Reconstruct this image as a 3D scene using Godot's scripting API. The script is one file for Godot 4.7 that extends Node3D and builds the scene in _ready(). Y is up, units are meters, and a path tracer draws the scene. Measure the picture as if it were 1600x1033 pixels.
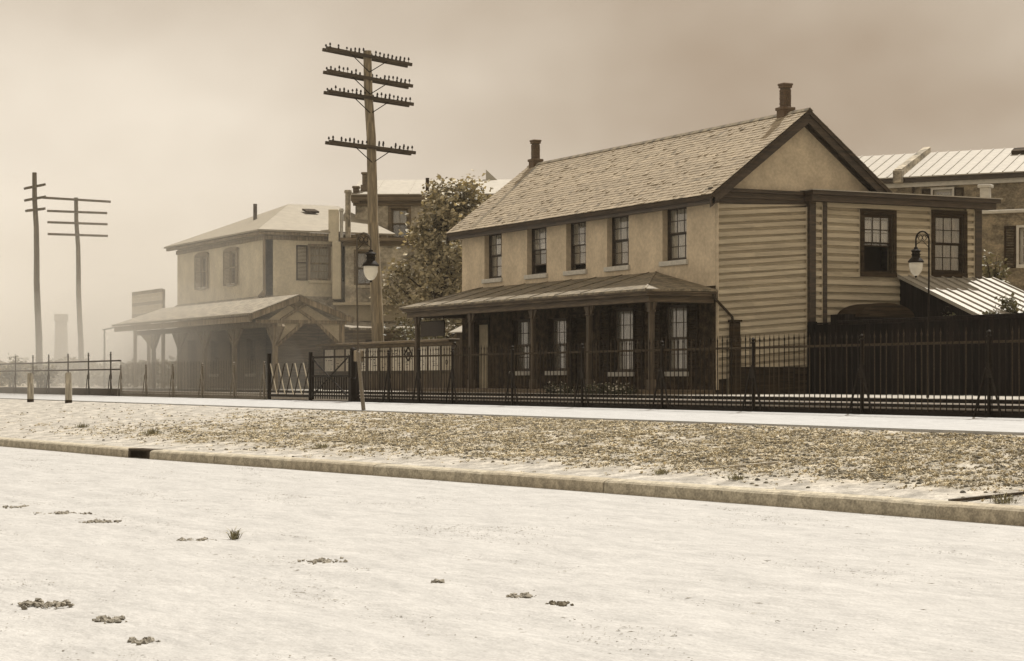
extends Node3D
# A railway street seen across a pale dirt road. World axes: x runs along the street (towards the viewer is +x), z points from the houses to the road, y is up.

const STREET_YAW := 63.0
var used := {}
var M := {}
var rng := RandomNumberGenerator.new()


class MB:
	var v := PackedVector3Array()
	var n := PackedVector3Array()
	var c := PackedColorArray()
	var col := Color.WHITE

	func tri(a: Vector3, b: Vector3, d: Vector3) -> void:
		var k := (b - a).cross(d - a).normalized()
		trin(a, b, d, k, k, k)

	func trin(a: Vector3, b: Vector3, d: Vector3, na: Vector3, nb: Vector3, nd: Vector3) -> void:
		v.append(a); v.append(d); v.append(b)
		n.append(na); n.append(nd); n.append(nb)
		c.append(col); c.append(col); c.append(col)

	func quad(a: Vector3, b: Vector3, d: Vector3, e: Vector3) -> void:
		tri(a, b, d)
		tri(a, d, e)

	func box(lo: Vector3, hi: Vector3, t := Transform3D()) -> void:
		var p := []
		for i in 8:
			p.append(t * Vector3(hi.x if i & 1 else lo.x, hi.y if i & 2 else lo.y, hi.z if i & 4 else lo.z))
		quad(p[4], p[5], p[7], p[6])
		quad(p[1], p[0], p[2], p[3])
		quad(p[5], p[1], p[3], p[7])
		quad(p[0], p[4], p[6], p[2])
		quad(p[6], p[7], p[3], p[2])
		quad(p[0], p[1], p[5], p[4])

	# a box whose edges are cut off by ch
	func cbox(lo: Vector3, hi: Vector3, ch: float, t := Transform3D()) -> void:
		var m := (lo + hi) / 2.0
		var h := (hi - lo) / 2.0
		var q := func(sx: int, sy: int, sz: int, ax: int) -> Vector3:
			var d := Vector3(h.x - (0.0 if ax == 0 else ch), h.y - (0.0 if ax == 1 else ch), h.z - (0.0 if ax == 2 else ch))
			return t * (m + Vector3(sx * d.x, sy * d.y, sz * d.z))
		var o := func(a: Vector3, b: Vector3, d: Vector3, e: Vector3) -> void:
			var k := (b - a).cross(d - a)
			if k.dot((a + b + d + e) / 4.0 - t * m) < 0.0:
				quad(e, d, b, a)
			else:
				quad(a, b, d, e)
		for s in [-1, 1]:
			o.call(q.call(s, -1, -1, 0), q.call(s, 1, -1, 0), q.call(s, 1, 1, 0), q.call(s, -1, 1, 0))
			o.call(q.call(-1, s, -1, 1), q.call(1, s, -1, 1), q.call(1, s, 1, 1), q.call(-1, s, 1, 1))
			o.call(q.call(-1, -1, s, 2), q.call(1, -1, s, 2), q.call(1, 1, s, 2), q.call(-1, 1, s, 2))
			for r in [-1, 1]:
				o.call(q.call(s, r, -1, 0), q.call(s, r, 1, 0), q.call(s, r, 1, 1), q.call(s, r, -1, 1))
				o.call(q.call(s, -1, r, 0), q.call(s, 1, r, 0), q.call(s, 1, r, 2), q.call(s, -1, r, 2))
				o.call(q.call(-1, s, r, 1), q.call(1, s, r, 1), q.call(1, s, r, 2), q.call(-1, s, r, 2))
				for u in [-1, 1]:
					var a: Vector3 = q.call(s, r, u, 0)
					var b: Vector3 = q.call(s, r, u, 1)
					var d: Vector3 = q.call(s, r, u, 2)
					if (b - a).cross(d - a).dot(a - t * m) < 0.0:
						tri(a, d, b)
					else:
						tri(a, b, d)

	# a squared bar from a to b, w wide across and h in the plane that holds up
	func beam(a: Vector3, b: Vector3, w: float, h: float, up := Vector3.UP) -> void:
		var x := (b - a).normalized()
		if absf(x.dot(up)) > 0.98:
			up = Vector3(1, 0, 0.01).normalized()
		var z := x.cross(up).normalized()
		var y := z.cross(x)
		box(Vector3(0, -h / 2, -w / 2), Vector3(a.distance_to(b), h / 2, w / 2), Transform3D(Basis(x, y, z), a))

	# a flat outline (counter-clockwise seen from its front) pushed by off
	func prism(p: Array, off: Vector3) -> void:
		for i in range(1, p.size() - 1):
			tri(p[0], p[i], p[i + 1])
			tri(p[0] + off, p[i + 1] + off, p[i] + off)
		for i in p.size():
			var a: Vector3 = p[i]
			var b: Vector3 = p[(i + 1) % p.size()]
			quad(a, a + off, b + off, b)

	func tube(p: Array, r: Array, seg := 10, caps := true) -> void:
		var rings := []
		var nr := []
		for i in p.size():
			var d: Vector3 = (p[mini(i + 1, p.size() - 1)] - p[maxi(i - 1, 0)]).normalized()
			var s := d.cross(Vector3(0.013, 0.02, 1.0) if absf(d.z) < 0.9 else Vector3(1, 0.02, 0.01)).normalized()
			var u := s.cross(d)
			var ring := []
			var nn := []
			for k in seg:
				var a := TAU * k / seg
				var e := s * cos(a) + u * sin(a)
				nn.append(e)
				ring.append(p[i] + e * r[i])
			rings.append(ring)
			nr.append(nn)
		for i in p.size() - 1:
			for k in seg:
				var j := (k + 1) % seg
				trin(rings[i][k], rings[i + 1][j], rings[i][j], nr[i][k], nr[i + 1][j], nr[i][j])
				trin(rings[i][k], rings[i + 1][k], rings[i + 1][j], nr[i][k], nr[i + 1][k], nr[i + 1][j])
		if caps:
			for k in seg:
				var j := (k + 1) % seg
				tri(p[0], rings[0][k], rings[0][j])
				tri(p[-1], rings[-1][j], rings[-1][k])

	# [[radius, height], ...] turned about the y axis of t
	func lathe(pr: Array, seg := 16, t := Transform3D()) -> void:
		for i in pr.size() - 1:
			var d := Vector2(pr[i + 1][0] - pr[i][0], pr[i + 1][1] - pr[i][1])
			var nn := Vector2(d.y, -d.x).normalized()
			for k in seg:
				var a := TAU * k / seg
				var b := TAU * (k + 1) / seg
				var ca := Vector3(cos(a), 0, -sin(a))
				var cb := Vector3(cos(b), 0, -sin(b))
				var na := t.basis * (ca * nn.x + Vector3.UP * nn.y)
				var nb := t.basis * (cb * nn.x + Vector3.UP * nn.y)
				var p0: Vector3 = t * (ca * pr[i][0] + Vector3.UP * pr[i][1])
				var p1: Vector3 = t * (cb * pr[i][0] + Vector3.UP * pr[i][1])
				var p2: Vector3 = t * (cb * pr[i + 1][0] + Vector3.UP * pr[i + 1][1])
				var p3: Vector3 = t * (ca * pr[i + 1][0] + Vector3.UP * pr[i + 1][1])
				if pr[i][0] > 0.0001:
					trin(p0, p1, p2, na, nb, nb)
				if pr[i + 1][0] > 0.0001:
					trin(p0, p2, p3, na, nb, na)

	# a wall with openings: t maps (u, v, 0) to its outer face, thickness goes to -z; holes are [u0, v0, u1, v1]
	func wall(t: Transform3D, u0: float, u1: float, v0: float, v1: float, holes: Array, th: float) -> void:
		var us := [u0, u1]
		var vs := [v0, v1]
		for h in holes:
			us.append_array([h[0], h[2]])
			vs.append_array([h[1], h[3]])
		us.sort()
		vs.sort()
		var open := func(i: int, j: int) -> bool:
			if i < 0 or j < 0 or i >= us.size() - 1 or j >= vs.size() - 1:
				return true
			var u: float = (us[i] + us[i + 1]) / 2.0
			var w: float = (vs[j] + vs[j + 1]) / 2.0
			for h in holes:
				if u > h[0] and u < h[2] and w > h[1] and w < h[3]:
					return true
			return false
		for i in us.size() - 1:
			for j in vs.size() - 1:
				var a: float = us[i]
				var b: float = us[i + 1]
				var e: float = vs[j]
				var f: float = vs[j + 1]
				if b - a < 0.0005 or f - e < 0.0005 or open.call(i, j):
					continue
				quad(t * Vector3(a, e, 0), t * Vector3(b, e, 0), t * Vector3(b, f, 0), t * Vector3(a, f, 0))
				quad(t * Vector3(b, e, -th), t * Vector3(a, e, -th), t * Vector3(a, f, -th), t * Vector3(b, f, -th))
				if side_open(open, i, j, -1, 0, us, vs):
					quad(t * Vector3(a, e, -th), t * Vector3(a, e, 0), t * Vector3(a, f, 0), t * Vector3(a, f, -th))
				if side_open(open, i, j, 1, 0, us, vs):
					quad(t * Vector3(b, e, 0), t * Vector3(b, e, -th), t * Vector3(b, f, -th), t * Vector3(b, f, 0))
				if side_open(open, i, j, 0, -1, us, vs):
					quad(t * Vector3(a, e, -th), t * Vector3(b, e, -th), t * Vector3(b, e, 0), t * Vector3(a, e, 0))
				if side_open(open, i, j, 0, 1, us, vs):
					quad(t * Vector3(a, f, 0), t * Vector3(b, f, 0), t * Vector3(b, f, -th), t * Vector3(a, f, -th))

	func side_open(open: Callable, i: int, j: int, di: int, dj: int, us: Array, vs: Array) -> bool:
		i += di
		j += dj
		while i >= 0 and i < us.size() - 1 and di != 0 and us[i + 1] - us[i] < 0.0005:
			i += di
		while j >= 0 and j < vs.size() - 1 and dj != 0 and vs[j + 1] - vs[j] < 0.0005:
			j += dj
		return open.call(i, j)

	func mesh() -> ArrayMesh:
		var a := []
		a.resize(Mesh.ARRAY_MAX)
		a[Mesh.ARRAY_VERTEX] = v
		a[Mesh.ARRAY_NORMAL] = n
		a[Mesh.ARRAY_COLOR] = c
		var m := ArrayMesh.new()
		m.add_surface_from_arrays(Mesh.PRIMITIVE_TRIANGLES, a)
		return m


# ---------------------------------------------------------------- naming
func numbered(called: String) -> String:
	var k: int = used.get(called, 0)
	used[called] = k + 1
	return called if k == 0 else "%s_%03d" % [called, k]


func tag(o: Node3D, label: String, category: String, group := "", kind := "") -> Node3D:
	o.set_meta("label", label)
	o.set_meta("category", category)
	if group:
		o.set_meta("group", group)
	if kind:
		o.set_meta("kind", kind)
	return o


func thing(called: String, label: String, category: String, at := Vector3.ZERO, group := "") -> Node3D:
	var o := Node3D.new()
	o.name = numbered(called)
	o.position = at
	add_child(o, true)
	return tag(o, label, category, group)


func part(parent: Node3D, called: String, shape, m: Material, at := Transform3D(), kind := "") -> MeshInstance3D:
	var o := MeshInstance3D.new()
	o.name = called
	o.mesh = shape.mesh() if shape is MB else shape
	o.material_override = m
	o.transform = at
	if kind:
		o.set_meta("kind", kind)
	parent.add_child(o, true)
	return o


func single(called: String, shape, m: Material, label: String, category: String, group := "", kind := "") -> MeshInstance3D:
	var o := part(self, numbered(called), shape, m)
	tag(o, label, category, group, kind)
	return o


# ---------------------------------------------------------------- materials
func lin(r: float, g: float, b: float) -> Color:
	return Color(r, g, b).linear_to_srgb()


# a grey picture around `mid` made of layers [frequency, weight]; stretch pulls it out along x (>1) or y (<0)
func grain(sd: int, layers: Array, mid: float, amp: float, stretch := 1, size := 512) -> Image:
	var w := size if stretch > -2 else size
	var out := PackedByteArray()
	out.resize(size * size)
	var srcs := []
	var i := 0
	for l in layers:
		var f := FastNoiseLite.new()
		f.seed = sd + i * 17
		f.noise_type = FastNoiseLite.TYPE_SIMPLEX_SMOOTH
		f.frequency = l[0]
		f.fractal_octaves = 4
		f.fractal_gain = 0.55
		var im: Image
		if stretch > 1:
			im = f.get_seamless_image(size / stretch, size)
			im.resize(size, size, Image.INTERPOLATE_CUBIC)
		elif stretch < -1:
			im = f.get_seamless_image(size, size / -stretch)
			im.resize(size, size, Image.INTERPOLATE_CUBIC)
		else:
			im = f.get_seamless_image(w, size)
		im.convert(Image.FORMAT_L8)
		srcs.append(im.get_data())
		i += 1
	for k in size * size:
		var s := 0.0
		for j in srcs.size():
			s += (srcs[j][k] / 127.5 - 1.0) * layers[j][1]
		out[k] = clampi(int((mid + amp * s) * 255.0), 0, 255)
	return Image.create_from_data(size, size, false, Image.FORMAT_L8, out)


func tex(im: Image) -> ImageTexture:
	return ImageTexture.create_from_image(im)


func bumps(im: Image, k: float) -> ImageTexture:
	var b: Image = im.duplicate()
	b.convert(Image.FORMAT_RGBA8)
	b.bump_map_to_normal_map(k)
	return ImageTexture.create_from_image(b)


func mat(called: String, c: Color, t: ImageTexture = null, per_m := 0.5, rough := 0.9, nt: ImageTexture = null, ns := 1.0, metal := 0.0) -> StandardMaterial3D:
	var m := StandardMaterial3D.new()
	m.resource_name = called
	m.albedo_color = c
	m.roughness = rough
	m.metallic = metal
	m.vertex_color_use_as_albedo = true
	m.uv1_triplanar = true
	m.uv1_world_triplanar = true
	m.uv1_scale = Vector3.ONE * per_m
	if t:
		m.albedo_texture = t
	if nt:
		m.normal_enabled = true
		m.normal_texture = nt
		m.normal_scale = ns
	M[called] = m
	return m


func make_materials() -> void:
	var plaster := grain(3, [[0.008, 0.5], [0.05, 0.4], [0.3, 0.5]], 0.87, 0.14)
	var rough := grain(11, [[0.02, 0.5], [0.1, 0.5], [0.3, 0.4]], 0.8, 0.32)
	var wv := grain(23, [[0.02, 0.6], [0.09, 0.5]], 0.8, 0.36, -16)
	var wh := grain(31, [[0.02, 0.6], [0.09, 0.5]], 0.8, 0.36, 16)
	var board := grain(37, [[0.02, 0.6], [0.09, 0.4]], 0.88, 0.14, 16)
	var soil := grain(41, [[0.008, 0.6], [0.05, 0.5], [0.2, 0.5]], 0.84, 0.3)
	var dust := grain(53, [[0.012, 0.4], [0.06, 0.45], [0.35, 0.6]], 0.90, 0.12, 3, 1024)
	var stain := grain(61, [[0.012, 0.8], [0.06, 0.5], [0.3, 0.3]], 0.76, 0.42)
	var t_pl := tex(plaster); var t_ro := tex(rough); var t_wv := tex(wv); var t_wh := tex(wh)
	var t_bd := tex(board); var t_so := tex(soil); var t_du := tex(dust); var t_st := tex(stain)
	var n_pl := bumps(plaster, 6.0); var n_ro := bumps(rough, 10.0); var n_so := bumps(soil, 12.0); var n_wh := bumps(wh, 5.0); var n_wv := bumps(wv, 5.0)
	mat("plaster", lin(0.76, 0.635, 0.455), t_pl, 0.23, 0.95, n_pl, 0.5)
	mat("gable_plaster", lin(0.71, 0.595, 0.425), t_pl, 0.31, 0.95, n_pl, 0.5)
	mat("station_plaster", lin(0.72, 0.645, 0.48), t_pl, 0.19, 0.95, n_pl, 0.5)
	mat("far_plaster", lin(0.62, 0.545, 0.41), t_st, 0.17, 0.95, n_pl, 0.5)
	mat("rubble_plaster", lin(0.36, 0.298, 0.199), t_st, 0.33, 0.95, n_ro, 0.8)
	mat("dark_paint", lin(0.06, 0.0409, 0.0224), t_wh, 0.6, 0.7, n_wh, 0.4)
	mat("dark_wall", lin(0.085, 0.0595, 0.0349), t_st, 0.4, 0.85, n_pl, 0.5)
	mat("trim", lin(0.075, 0.0512, 0.0282), t_wh, 0.5, 0.65, n_wh, 0.4)
	mat("porch_trim", lin(0.17, 0.121, 0.0681), t_wh, 0.5, 0.7, n_wh, 0.4)
	mat("post_paint", lin(0.15, 0.112, 0.0706), t_wv, 0.5, 0.75, n_wv, 0.4)
	mat("clapboard", lin(0.60, 0.515, 0.37), t_bd, 0.45, 0.85, n_wh, 0.5)
	mat("clapboard_worn", lin(0.53, 0.45, 0.315), t_bd, 0.6, 0.88, n_wh, 0.6)
	mat("clapboard_pale", lin(0.65, 0.565, 0.41), t_bd, 0.5, 0.85, n_wh, 0.5)
	mat("shingle", Color.WHITE, t_pl, 1.3, 0.92, n_ro, 0.35)
	mat("roof_under", lin(0.07, 0.0484, 0.0282), t_wh, 0.5, 0.9)
	mat("porch_tin", lin(0.3, 0.246, 0.158), t_st, 0.35, 0.6, n_pl, 0.4)
	mat("tin", lin(0.49, 0.45, 0.37), t_pl, 0.5, 0.55, n_pl, 0.3)
	mat("seam", lin(0.44, 0.40, 0.325), t_pl, 0.5, 0.6)
	mat("far_roof", lin(0.34, 0.295, 0.215), t_pl, 0.3, 0.7, n_pl, 0.4)
	mat("white_trim", lin(0.66, 0.63, 0.55), t_pl, 0.9, 0.8)
	mat("sill", lin(0.68, 0.65, 0.57), t_pl, 1.2, 0.85)
	mat("brick", lin(0.19, 0.126, 0.073), t_ro, 2.0, 0.92, n_ro, 0.8)
	mat("mortar", lin(0.14, 0.102, 0.0664), t_ro, 2.0, 0.95)
	mat("iron", lin(0.032, 0.025, 0.018), t_ro, 2.0, 0.65)
	mat("rusty_iron", lin(0.075, 0.056, 0.036), t_ro, 2.0, 0.7)
	mat("rail_steel", lin(0.80, 0.74, 0.66), t_pl, 0.8, 0.38, null, 1.0, 0.5)
	mat("ballast", lin(0.035, 0.027, 0.019), t_ro, 0.9, 0.95, n_ro, 1.0)
	mat("tie", lin(0.03, 0.023, 0.016), t_wh, 0.8, 0.9)
	mat("platform", lin(0.50, 0.465, 0.40), t_so, 0.4, 0.93, n_so, 0.5)
	mat("kerbstone", lin(0.56, 0.49, 0.36), t_ro, 0.5, 0.92, n_ro, 0.45)
	mat("kerbstone_b", lin(0.60, 0.535, 0.40), t_ro, 0.42, 0.92, n_ro, 0.45)
	mat("sidewalk", lin(0.475, 0.475, 0.465), t_du, 0.3, 0.92, n_so, 0.3)
	mat("road", lin(0.465, 0.455, 0.432), t_du, 0.17, 0.93, n_so, 0.25)
	mat("sand", Color.WHITE, t_so, 0.45, 0.95, n_so, 0.8)
	mat("ground", lin(0.4, 0.335, 0.232), t_so, 0.1, 0.95, n_so, 0.6)
	mat("pole_wood", lin(0.40, 0.325, 0.21), t_wv, 0.5, 0.9, n_wv, 0.8)
	mat("crossarm_wood", lin(0.1, 0.0744, 0.0456), t_wh, 0.8, 0.85, n_wh, 0.5)
	mat("tall_fence", lin(0.017, 0.0125, 0.01), t_wv, 0.7, 0.8, n_wv, 0.6)
	mat("tall_fence_b", lin(0.023, 0.017, 0.0135), t_wv, 0.55, 0.82, n_wv, 0.6)
	mat("tall_fence_c", lin(0.011, 0.0085, 0.007), t_wv, 0.8, 0.78, n_wv, 0.6)
	mat("post_white", lin(0.66, 0.60, 0.48), t_wv, 0.9, 0.9, n_wv, 0.6)
	mat("curtain", lin(0.52, 0.475, 0.375), t_wv, 1.6, 0.95)
	mat("blind", lin(0.3, 0.246, 0.162), t_wv, 1.1, 0.95)
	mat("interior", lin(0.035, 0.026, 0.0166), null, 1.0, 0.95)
	mat("old_pole", lin(0.22, 0.18, 0.115), t_wv, 0.5, 0.9, n_wv, 0.8)
	mat("pole_iron", lin(0.12, 0.095, 0.064), t_ro, 2.0, 0.7)
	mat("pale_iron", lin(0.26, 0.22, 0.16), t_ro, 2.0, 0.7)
	mat("canopy_wood", lin(0.36, 0.288, 0.187), t_wv, 0.5, 0.85, n_wv, 0.5)
	mat("canopy_panel", lin(0.58, 0.502, 0.357), t_pl, 0.4, 0.9)
	mat("canopy_roof", lin(0.42, 0.365, 0.27), t_st, 0.35, 0.8, n_pl, 0.4)
	mat("board_frame", lin(0.1, 0.0716, 0.0415), t_wv, 0.6, 0.8)
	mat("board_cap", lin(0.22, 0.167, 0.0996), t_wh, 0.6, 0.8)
	mat("shed_board", lin(0.16, 0.121, 0.0747), t_wv, 0.5, 0.88, n_wv, 0.6)
	mat("ink", lin(0.05, 0.0353, 0.0216), t_ro, 1.5, 0.8)
	mat("poster_a", lin(0.86, 0.80, 0.68), t_pl, 0.9, 0.9)
	mat("poster_b", lin(0.76, 0.69, 0.56), t_pl, 1.3, 0.9)
	mat("poster_c", lin(0.58, 0.51, 0.39), t_pl, 1.1, 0.9)
	mat("bark", lin(0.1, 0.0744, 0.0456), t_wv, 1.2, 0.95, n_wv, 1.0)
	mat("leaf", Color.WHITE, null, 1.0, 0.6)
	M.leaf.backlight_enabled = true
	M.leaf.backlight = Color(0.60, 0.55, 0.41)
	mat("blade", Color.WHITE, null, 1.0, 0.9)
	mat("clod", Color.WHITE, t_ro, 3.0, 0.97)
	mat("dry_dung", lin(0.44, 0.40, 0.32), t_ro, 3.0, 0.97)
	mat("dung", lin(0.24, 0.205, 0.14), t_ro, 3.0, 0.97)
	mat("stack_brick", lin(0.24, 0.186, 0.124), t_st, 0.1, 0.95)
	for k in ["tall_fence", "tall_fence_b", "tall_fence_c", "dark_wall", "dark_paint", "ballast", "tie", "iron", "rusty_iron", "interior"]:
		M[k].metallic_specular = 0.2   # weathered matt surfaces
	var g := StandardMaterial3D.new()
	g.resource_name = "pane_glass"
	g.transparency = BaseMaterial3D.TRANSPARENCY_ALPHA
	g.albedo_color = Color(0.9, 0.88, 0.82, 0.10)
	g.roughness = 0.06
	M.glass = g
	var gl := StandardMaterial3D.new()
	gl.resource_name = "lamp_globe"
	gl.transparency = BaseMaterial3D.TRANSPARENCY_ALPHA
	gl.albedo_color = Color(0.93, 0.91, 0.85, 0.72)
	gl.roughness = 0.35
	M.globe = gl


# ---------------------------------------------------------------- windows
# xf: origin at the middle of the opening on the wall's outer face, x to the right, z out of the wall
func window(parent: Node3D, xf: Transform3D, w: float, h: float, o := {}) -> MeshInstance3D:
	var d: float = o.get("depth", 0.2)
	var ft: float = o.get("ft", 0.055)
	var cols: int = o.get("cols", 3)
	var rows: int = o.get("rows", 2)
	var fm: Material = o.get("m", M.trim)
	var f := MB.new()
	var x0 := -w / 2
	var y0 := -h / 2
	for b in [[x0, y0, x0 + ft, -y0], [-x0 - ft, y0, -x0, -y0], [x0 + ft, -y0 - ft, -x0 - ft, -y0], [x0 + ft, y0, -x0 - ft, y0 + ft]]:
		f.box(Vector3(b[0], b[1], -d - 0.08), Vector3(b[2], b[3], -d + 0.02))
	var win := part(parent, "window", f, fm, xf)
	var iw := w - 2 * ft
	var ih := (h - 2 * ft) / 2
	for s in 2:  # the upper sash stands in front of the lower one
		var sy := 0.0 if s == 0 else y0 + ft
		var sz := -d - 0.012 if s == 0 else -d - 0.047
		var sf := MB.new()
		var st := 0.04
		var lift: float = o.get("open", 0.0) if s == 1 else 0.0
		sy += lift
		var sx := x0 + ft
		for b in [[sx, sy, sx + st, sy + ih], [sx + iw - st, sy, sx + iw, sy + ih], [sx + st, sy, sx + iw - st, sy + st], [sx + st, sy + ih - st, sx + iw - st, sy + ih]]:
			sf.box(Vector3(b[0], b[1], sz - 0.03), Vector3(b[2], b[3], sz))
		var mw := 0.026
		var pw := (iw - 2 * st - (cols - 1) * mw) / cols
		var ph := (ih - 2 * st - (rows - 1) * mw) / rows
		for k in range(1, cols):
			var a := sx + st + k * pw + (k - 1) * mw
			sf.box(Vector3(a, sy + st, sz - 0.026), Vector3(a + mw, sy + ih - st, sz - 0.004))
		for k in range(1, rows):
			var a := sy + st + k * ph + (k - 1) * mw
			sf.box(Vector3(sx + st, a, sz - 0.024), Vector3(sx + iw - st, a + mw, sz - 0.006))
		part(win, "sash", sf, o.get("sash", fm))
		var one := MB.new()
		one.box(Vector3(-pw / 2, -ph / 2, -0.002), Vector3(pw / 2, ph / 2, 0.002))
		var all := MB.new()
		var pane := one.mesh()
		for i in cols:
			for j in rows:
				var ctr := Vector3(sx + st + pw / 2 + i * (pw + mw), sy + st + ph / 2 + j * (ph + mw), sz - 0.014)
				if o.get("panes", true):
					part(win, "pane", pane, M.glass, Transform3D(Basis(), ctr))
				else:
					all.box(ctr - Vector3(pw / 2, ph / 2, 0.002), ctr + Vector3(pw / 2, ph / 2, 0.002))
		if not o.get("panes", true):
			part(win, "pane", all, M.glass)
		var cm = o.get("top" if s == 0 else "low")
		if cm:
			var q := MB.new()
			var base := sy + 0.01
			var nx := 24
			for k in nx:  # hanging cloth with folds
				var a := sx + iw * k / nx
				var b := sx + iw * (k + 1) / nx
				var za := -d - 0.13 + 0.016 * sin(k * 1.9)
				var zb := -d - 0.13 + 0.016 * sin((k + 1) * 1.9)
				q.quad(Vector3(a, base, za), Vector3(b, base, zb), Vector3(b, base + ih, zb), Vector3(a, base + ih, za))
			part(win, "curtain", q, cm)
	var back := MB.new()
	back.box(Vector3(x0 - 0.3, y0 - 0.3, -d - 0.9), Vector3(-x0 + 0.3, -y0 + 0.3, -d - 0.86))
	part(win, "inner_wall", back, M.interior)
	if o.get("sill", true):
		var sl := MB.new()
		sl.cbox(Vector3(x0 - 0.09, y0 - o.get("sill_h", 0.14), -d), Vector3(-x0 + 0.09, y0 - 0.003, 0.08), 0.012)
		part(win, "sill", sl, o.get("sill_m", M.sill))
	if o.get("casing", 0.0) > 0.0:
		var k: float = o.casing
		var cs := MB.new()
		cs.box(Vector3(x0 - k, y0, 0), Vector3(x0 - 0.002, -y0 + k, 0.04))
		cs.box(Vector3(-x0 + 0.002, y0, 0), Vector3(-x0 + k, -y0 + k, 0.04))
		cs.box(Vector3(x0 - 0.002, -y0 + 0.002, 0), Vector3(-x0 + 0.002, -y0 + k, 0.037))
		if o.get("bottom_casing", false):
			cs.box(Vector3(x0 - k, y0 - k, 0), Vector3(-x0 + k, y0 - 0.002, 0.06))
		part(win, "casing", cs, o.get("casing_m", fm))
	return win


# a louvred shutter hung flat on the wall, its middle at xf
func shutter(parent: Node3D, xf: Transform3D, w: float, h: float, m: Material, slats := 12) -> MeshInstance3D:
	var s := MB.new()
	var r := 0.06
	s.box(Vector3(-w / 2, -h / 2, 0.004), Vector3(-w / 2 + r, h / 2, 0.045))
	s.box(Vector3(w / 2 - r, -h / 2, 0.004), Vector3(w / 2, h / 2, 0.045))
	for y in [-h / 2, -r / 2, h / 2 - r]:
		s.box(Vector3(-w / 2 + r, y, 0.004), Vector3(w / 2 - r, y + r, 0.043))
	var o := part(parent, "shutter", s, m, xf)
	var sl := MB.new()
	for k in slats * 2:
		var y := -h / 2 + r + (h - 2 * r) * (k + 0.5) / (slats * 2)
		sl.beam(Vector3(-w / 2 + r, y, 0.022), Vector3(w / 2 - r, y, 0.022), 0.034, 0.008, Vector3(0, 0.75, -0.66))
	part(o, "louvre", sl, m, Transform3D(), "stuff")
	return o


func facing_z(x: float, y: float, z: float) -> Transform3D:
	return Transform3D(Basis(), Vector3(x, y, z))


func facing_x(x: float, y: float, z: float) -> Transform3D:
	return Transform3D(Basis(Vector3(0, 0, -1), Vector3.UP, Vector3(1, 0, 0)), Vector3(x, y, z))


# a brick chimney: plinth, stack of laid bricks, flared cap
func chimney(parent: Node3D, at: Vector3, w: float, h: float, plinth: float, pw: float) -> void:
	var p := MB.new()
	p.cbox(Vector3(-pw / 2, -0.6, -pw / 2), Vector3(pw / 2, plinth, pw / 2), 0.02)
	p.cbox(Vector3(-pw / 2 - 0.03, plinth - 0.07, -pw / 2 - 0.03), Vector3(pw / 2 + 0.03, plinth + 0.02, pw / 2 + 0.03), 0.015)
	var o := part(parent, "chimney", p, M.brick, Transform3D(Basis(), at))
	var core := MB.new()
	core.box(Vector3(-w / 2 + 0.012, plinth, -w / 2 + 0.012), Vector3(w / 2 - 0.012, h, w / 2 - 0.012))
	part(o, "mortar", core, M.mortar)
	var b := MB.new()
	var rows := int((h - plinth - 0.16) / 0.075)
	for r in rows:
		var y := plinth + 0.025 + r * 0.075
		for s in 4:
			var t := Transform3D(Basis(Vector3.UP, PI / 2 * s), Vector3.ZERO)
			var half := w / 2
			var cut := 0.0 if r % 2 == 0 else 0.09
			for e in [[-half, -cut * 0.5 - 0.005], [-cut * 0.5 + 0.005, half - 0.06]]:
				var k := rng.randf_range(0.75, 1.2)
				b.col = Color(k, k * rng.randf_range(0.95, 1.03), k)
				b.box(Vector3(e[0], y, half - 0.06), Vector3(e[1], y + 0.063, half + rng.randf_range(-0.003, 0.005)), t)
	part(o, "brickwork", b, M.brick, Transform3D(), "stuff")
	var c := MB.new()
	c.cbox(Vector3(-w / 2 - 0.03, h - 0.14, -w / 2 - 0.03), Vector3(w / 2 + 0.03, h - 0.07, w / 2 + 0.03), 0.015)
	c.cbox(Vector3(-w / 2 - 0.05, h - 0.07, -w / 2 - 0.05), Vector3(w / 2 + 0.05, h, w / 2 + 0.05), 0.02)
	part(o, "cap", c, M.brick)


# overlapping split shingles on the slope that rises from a towards up_dir; along is its run
func shingles(mb: MB, eave: Vector3, along: Vector3, run: float, up_dir: Vector3, rise: float, expo: float, wid: float, tone: Color, spread: float) -> void:
	var nrm := along.cross(up_dir).normalized()
	if nrm.y < 0:
		nrm = -nrm
	var courses := int(rise / expo) + 1
	for r in courses:
		var s := r * expo + rng.randf_range(-0.006, 0.006)
		var x := -rng.randf() * wid
		var course_tone := rng.randf_range(0.92, 1.06)
		while x < run:
			var w := wid * rng.randf_range(0.6, 1.35)
			var xa := maxf(x, 0.0)
			var xb := minf(x + w - 0.008, run)
			if xb - xa > 0.015:
				var k := course_tone * (1.0 + spread * rng.randfn())
				if rng.randf() < 0.04:
					k *= 0.62
				k = clampf(k, 0.4, 1.5)
				mb.col = Color(tone.r * k, tone.g * k, tone.b * k)
				var lo := s - rng.randf_range(0.0, 0.016)
				var hi := minf(s + expo * 1.25, rise)
				var th := rng.randf_range(0.012, 0.022)
				if rng.randf() < 0.05:
					th += 0.02
				var a := eave + along * xa + up_dir * lo
				var b := eave + along * xb + up_dir * lo
				var c := eave + along * xb + up_dir * hi + nrm * 0.003
				var d := eave + along * xa + up_dir * hi + nrm * 0.003
				var at := a + nrm * th
				var bt := b + nrm * (th + rng.randf_range(-0.004, 0.004))
				mb.quad(at, bt, c, d)
				mb.quad(a, b, bt, at)
				mb.tri(a, at, d)
				mb.tri(b, c, bt)
			x += w


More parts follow.
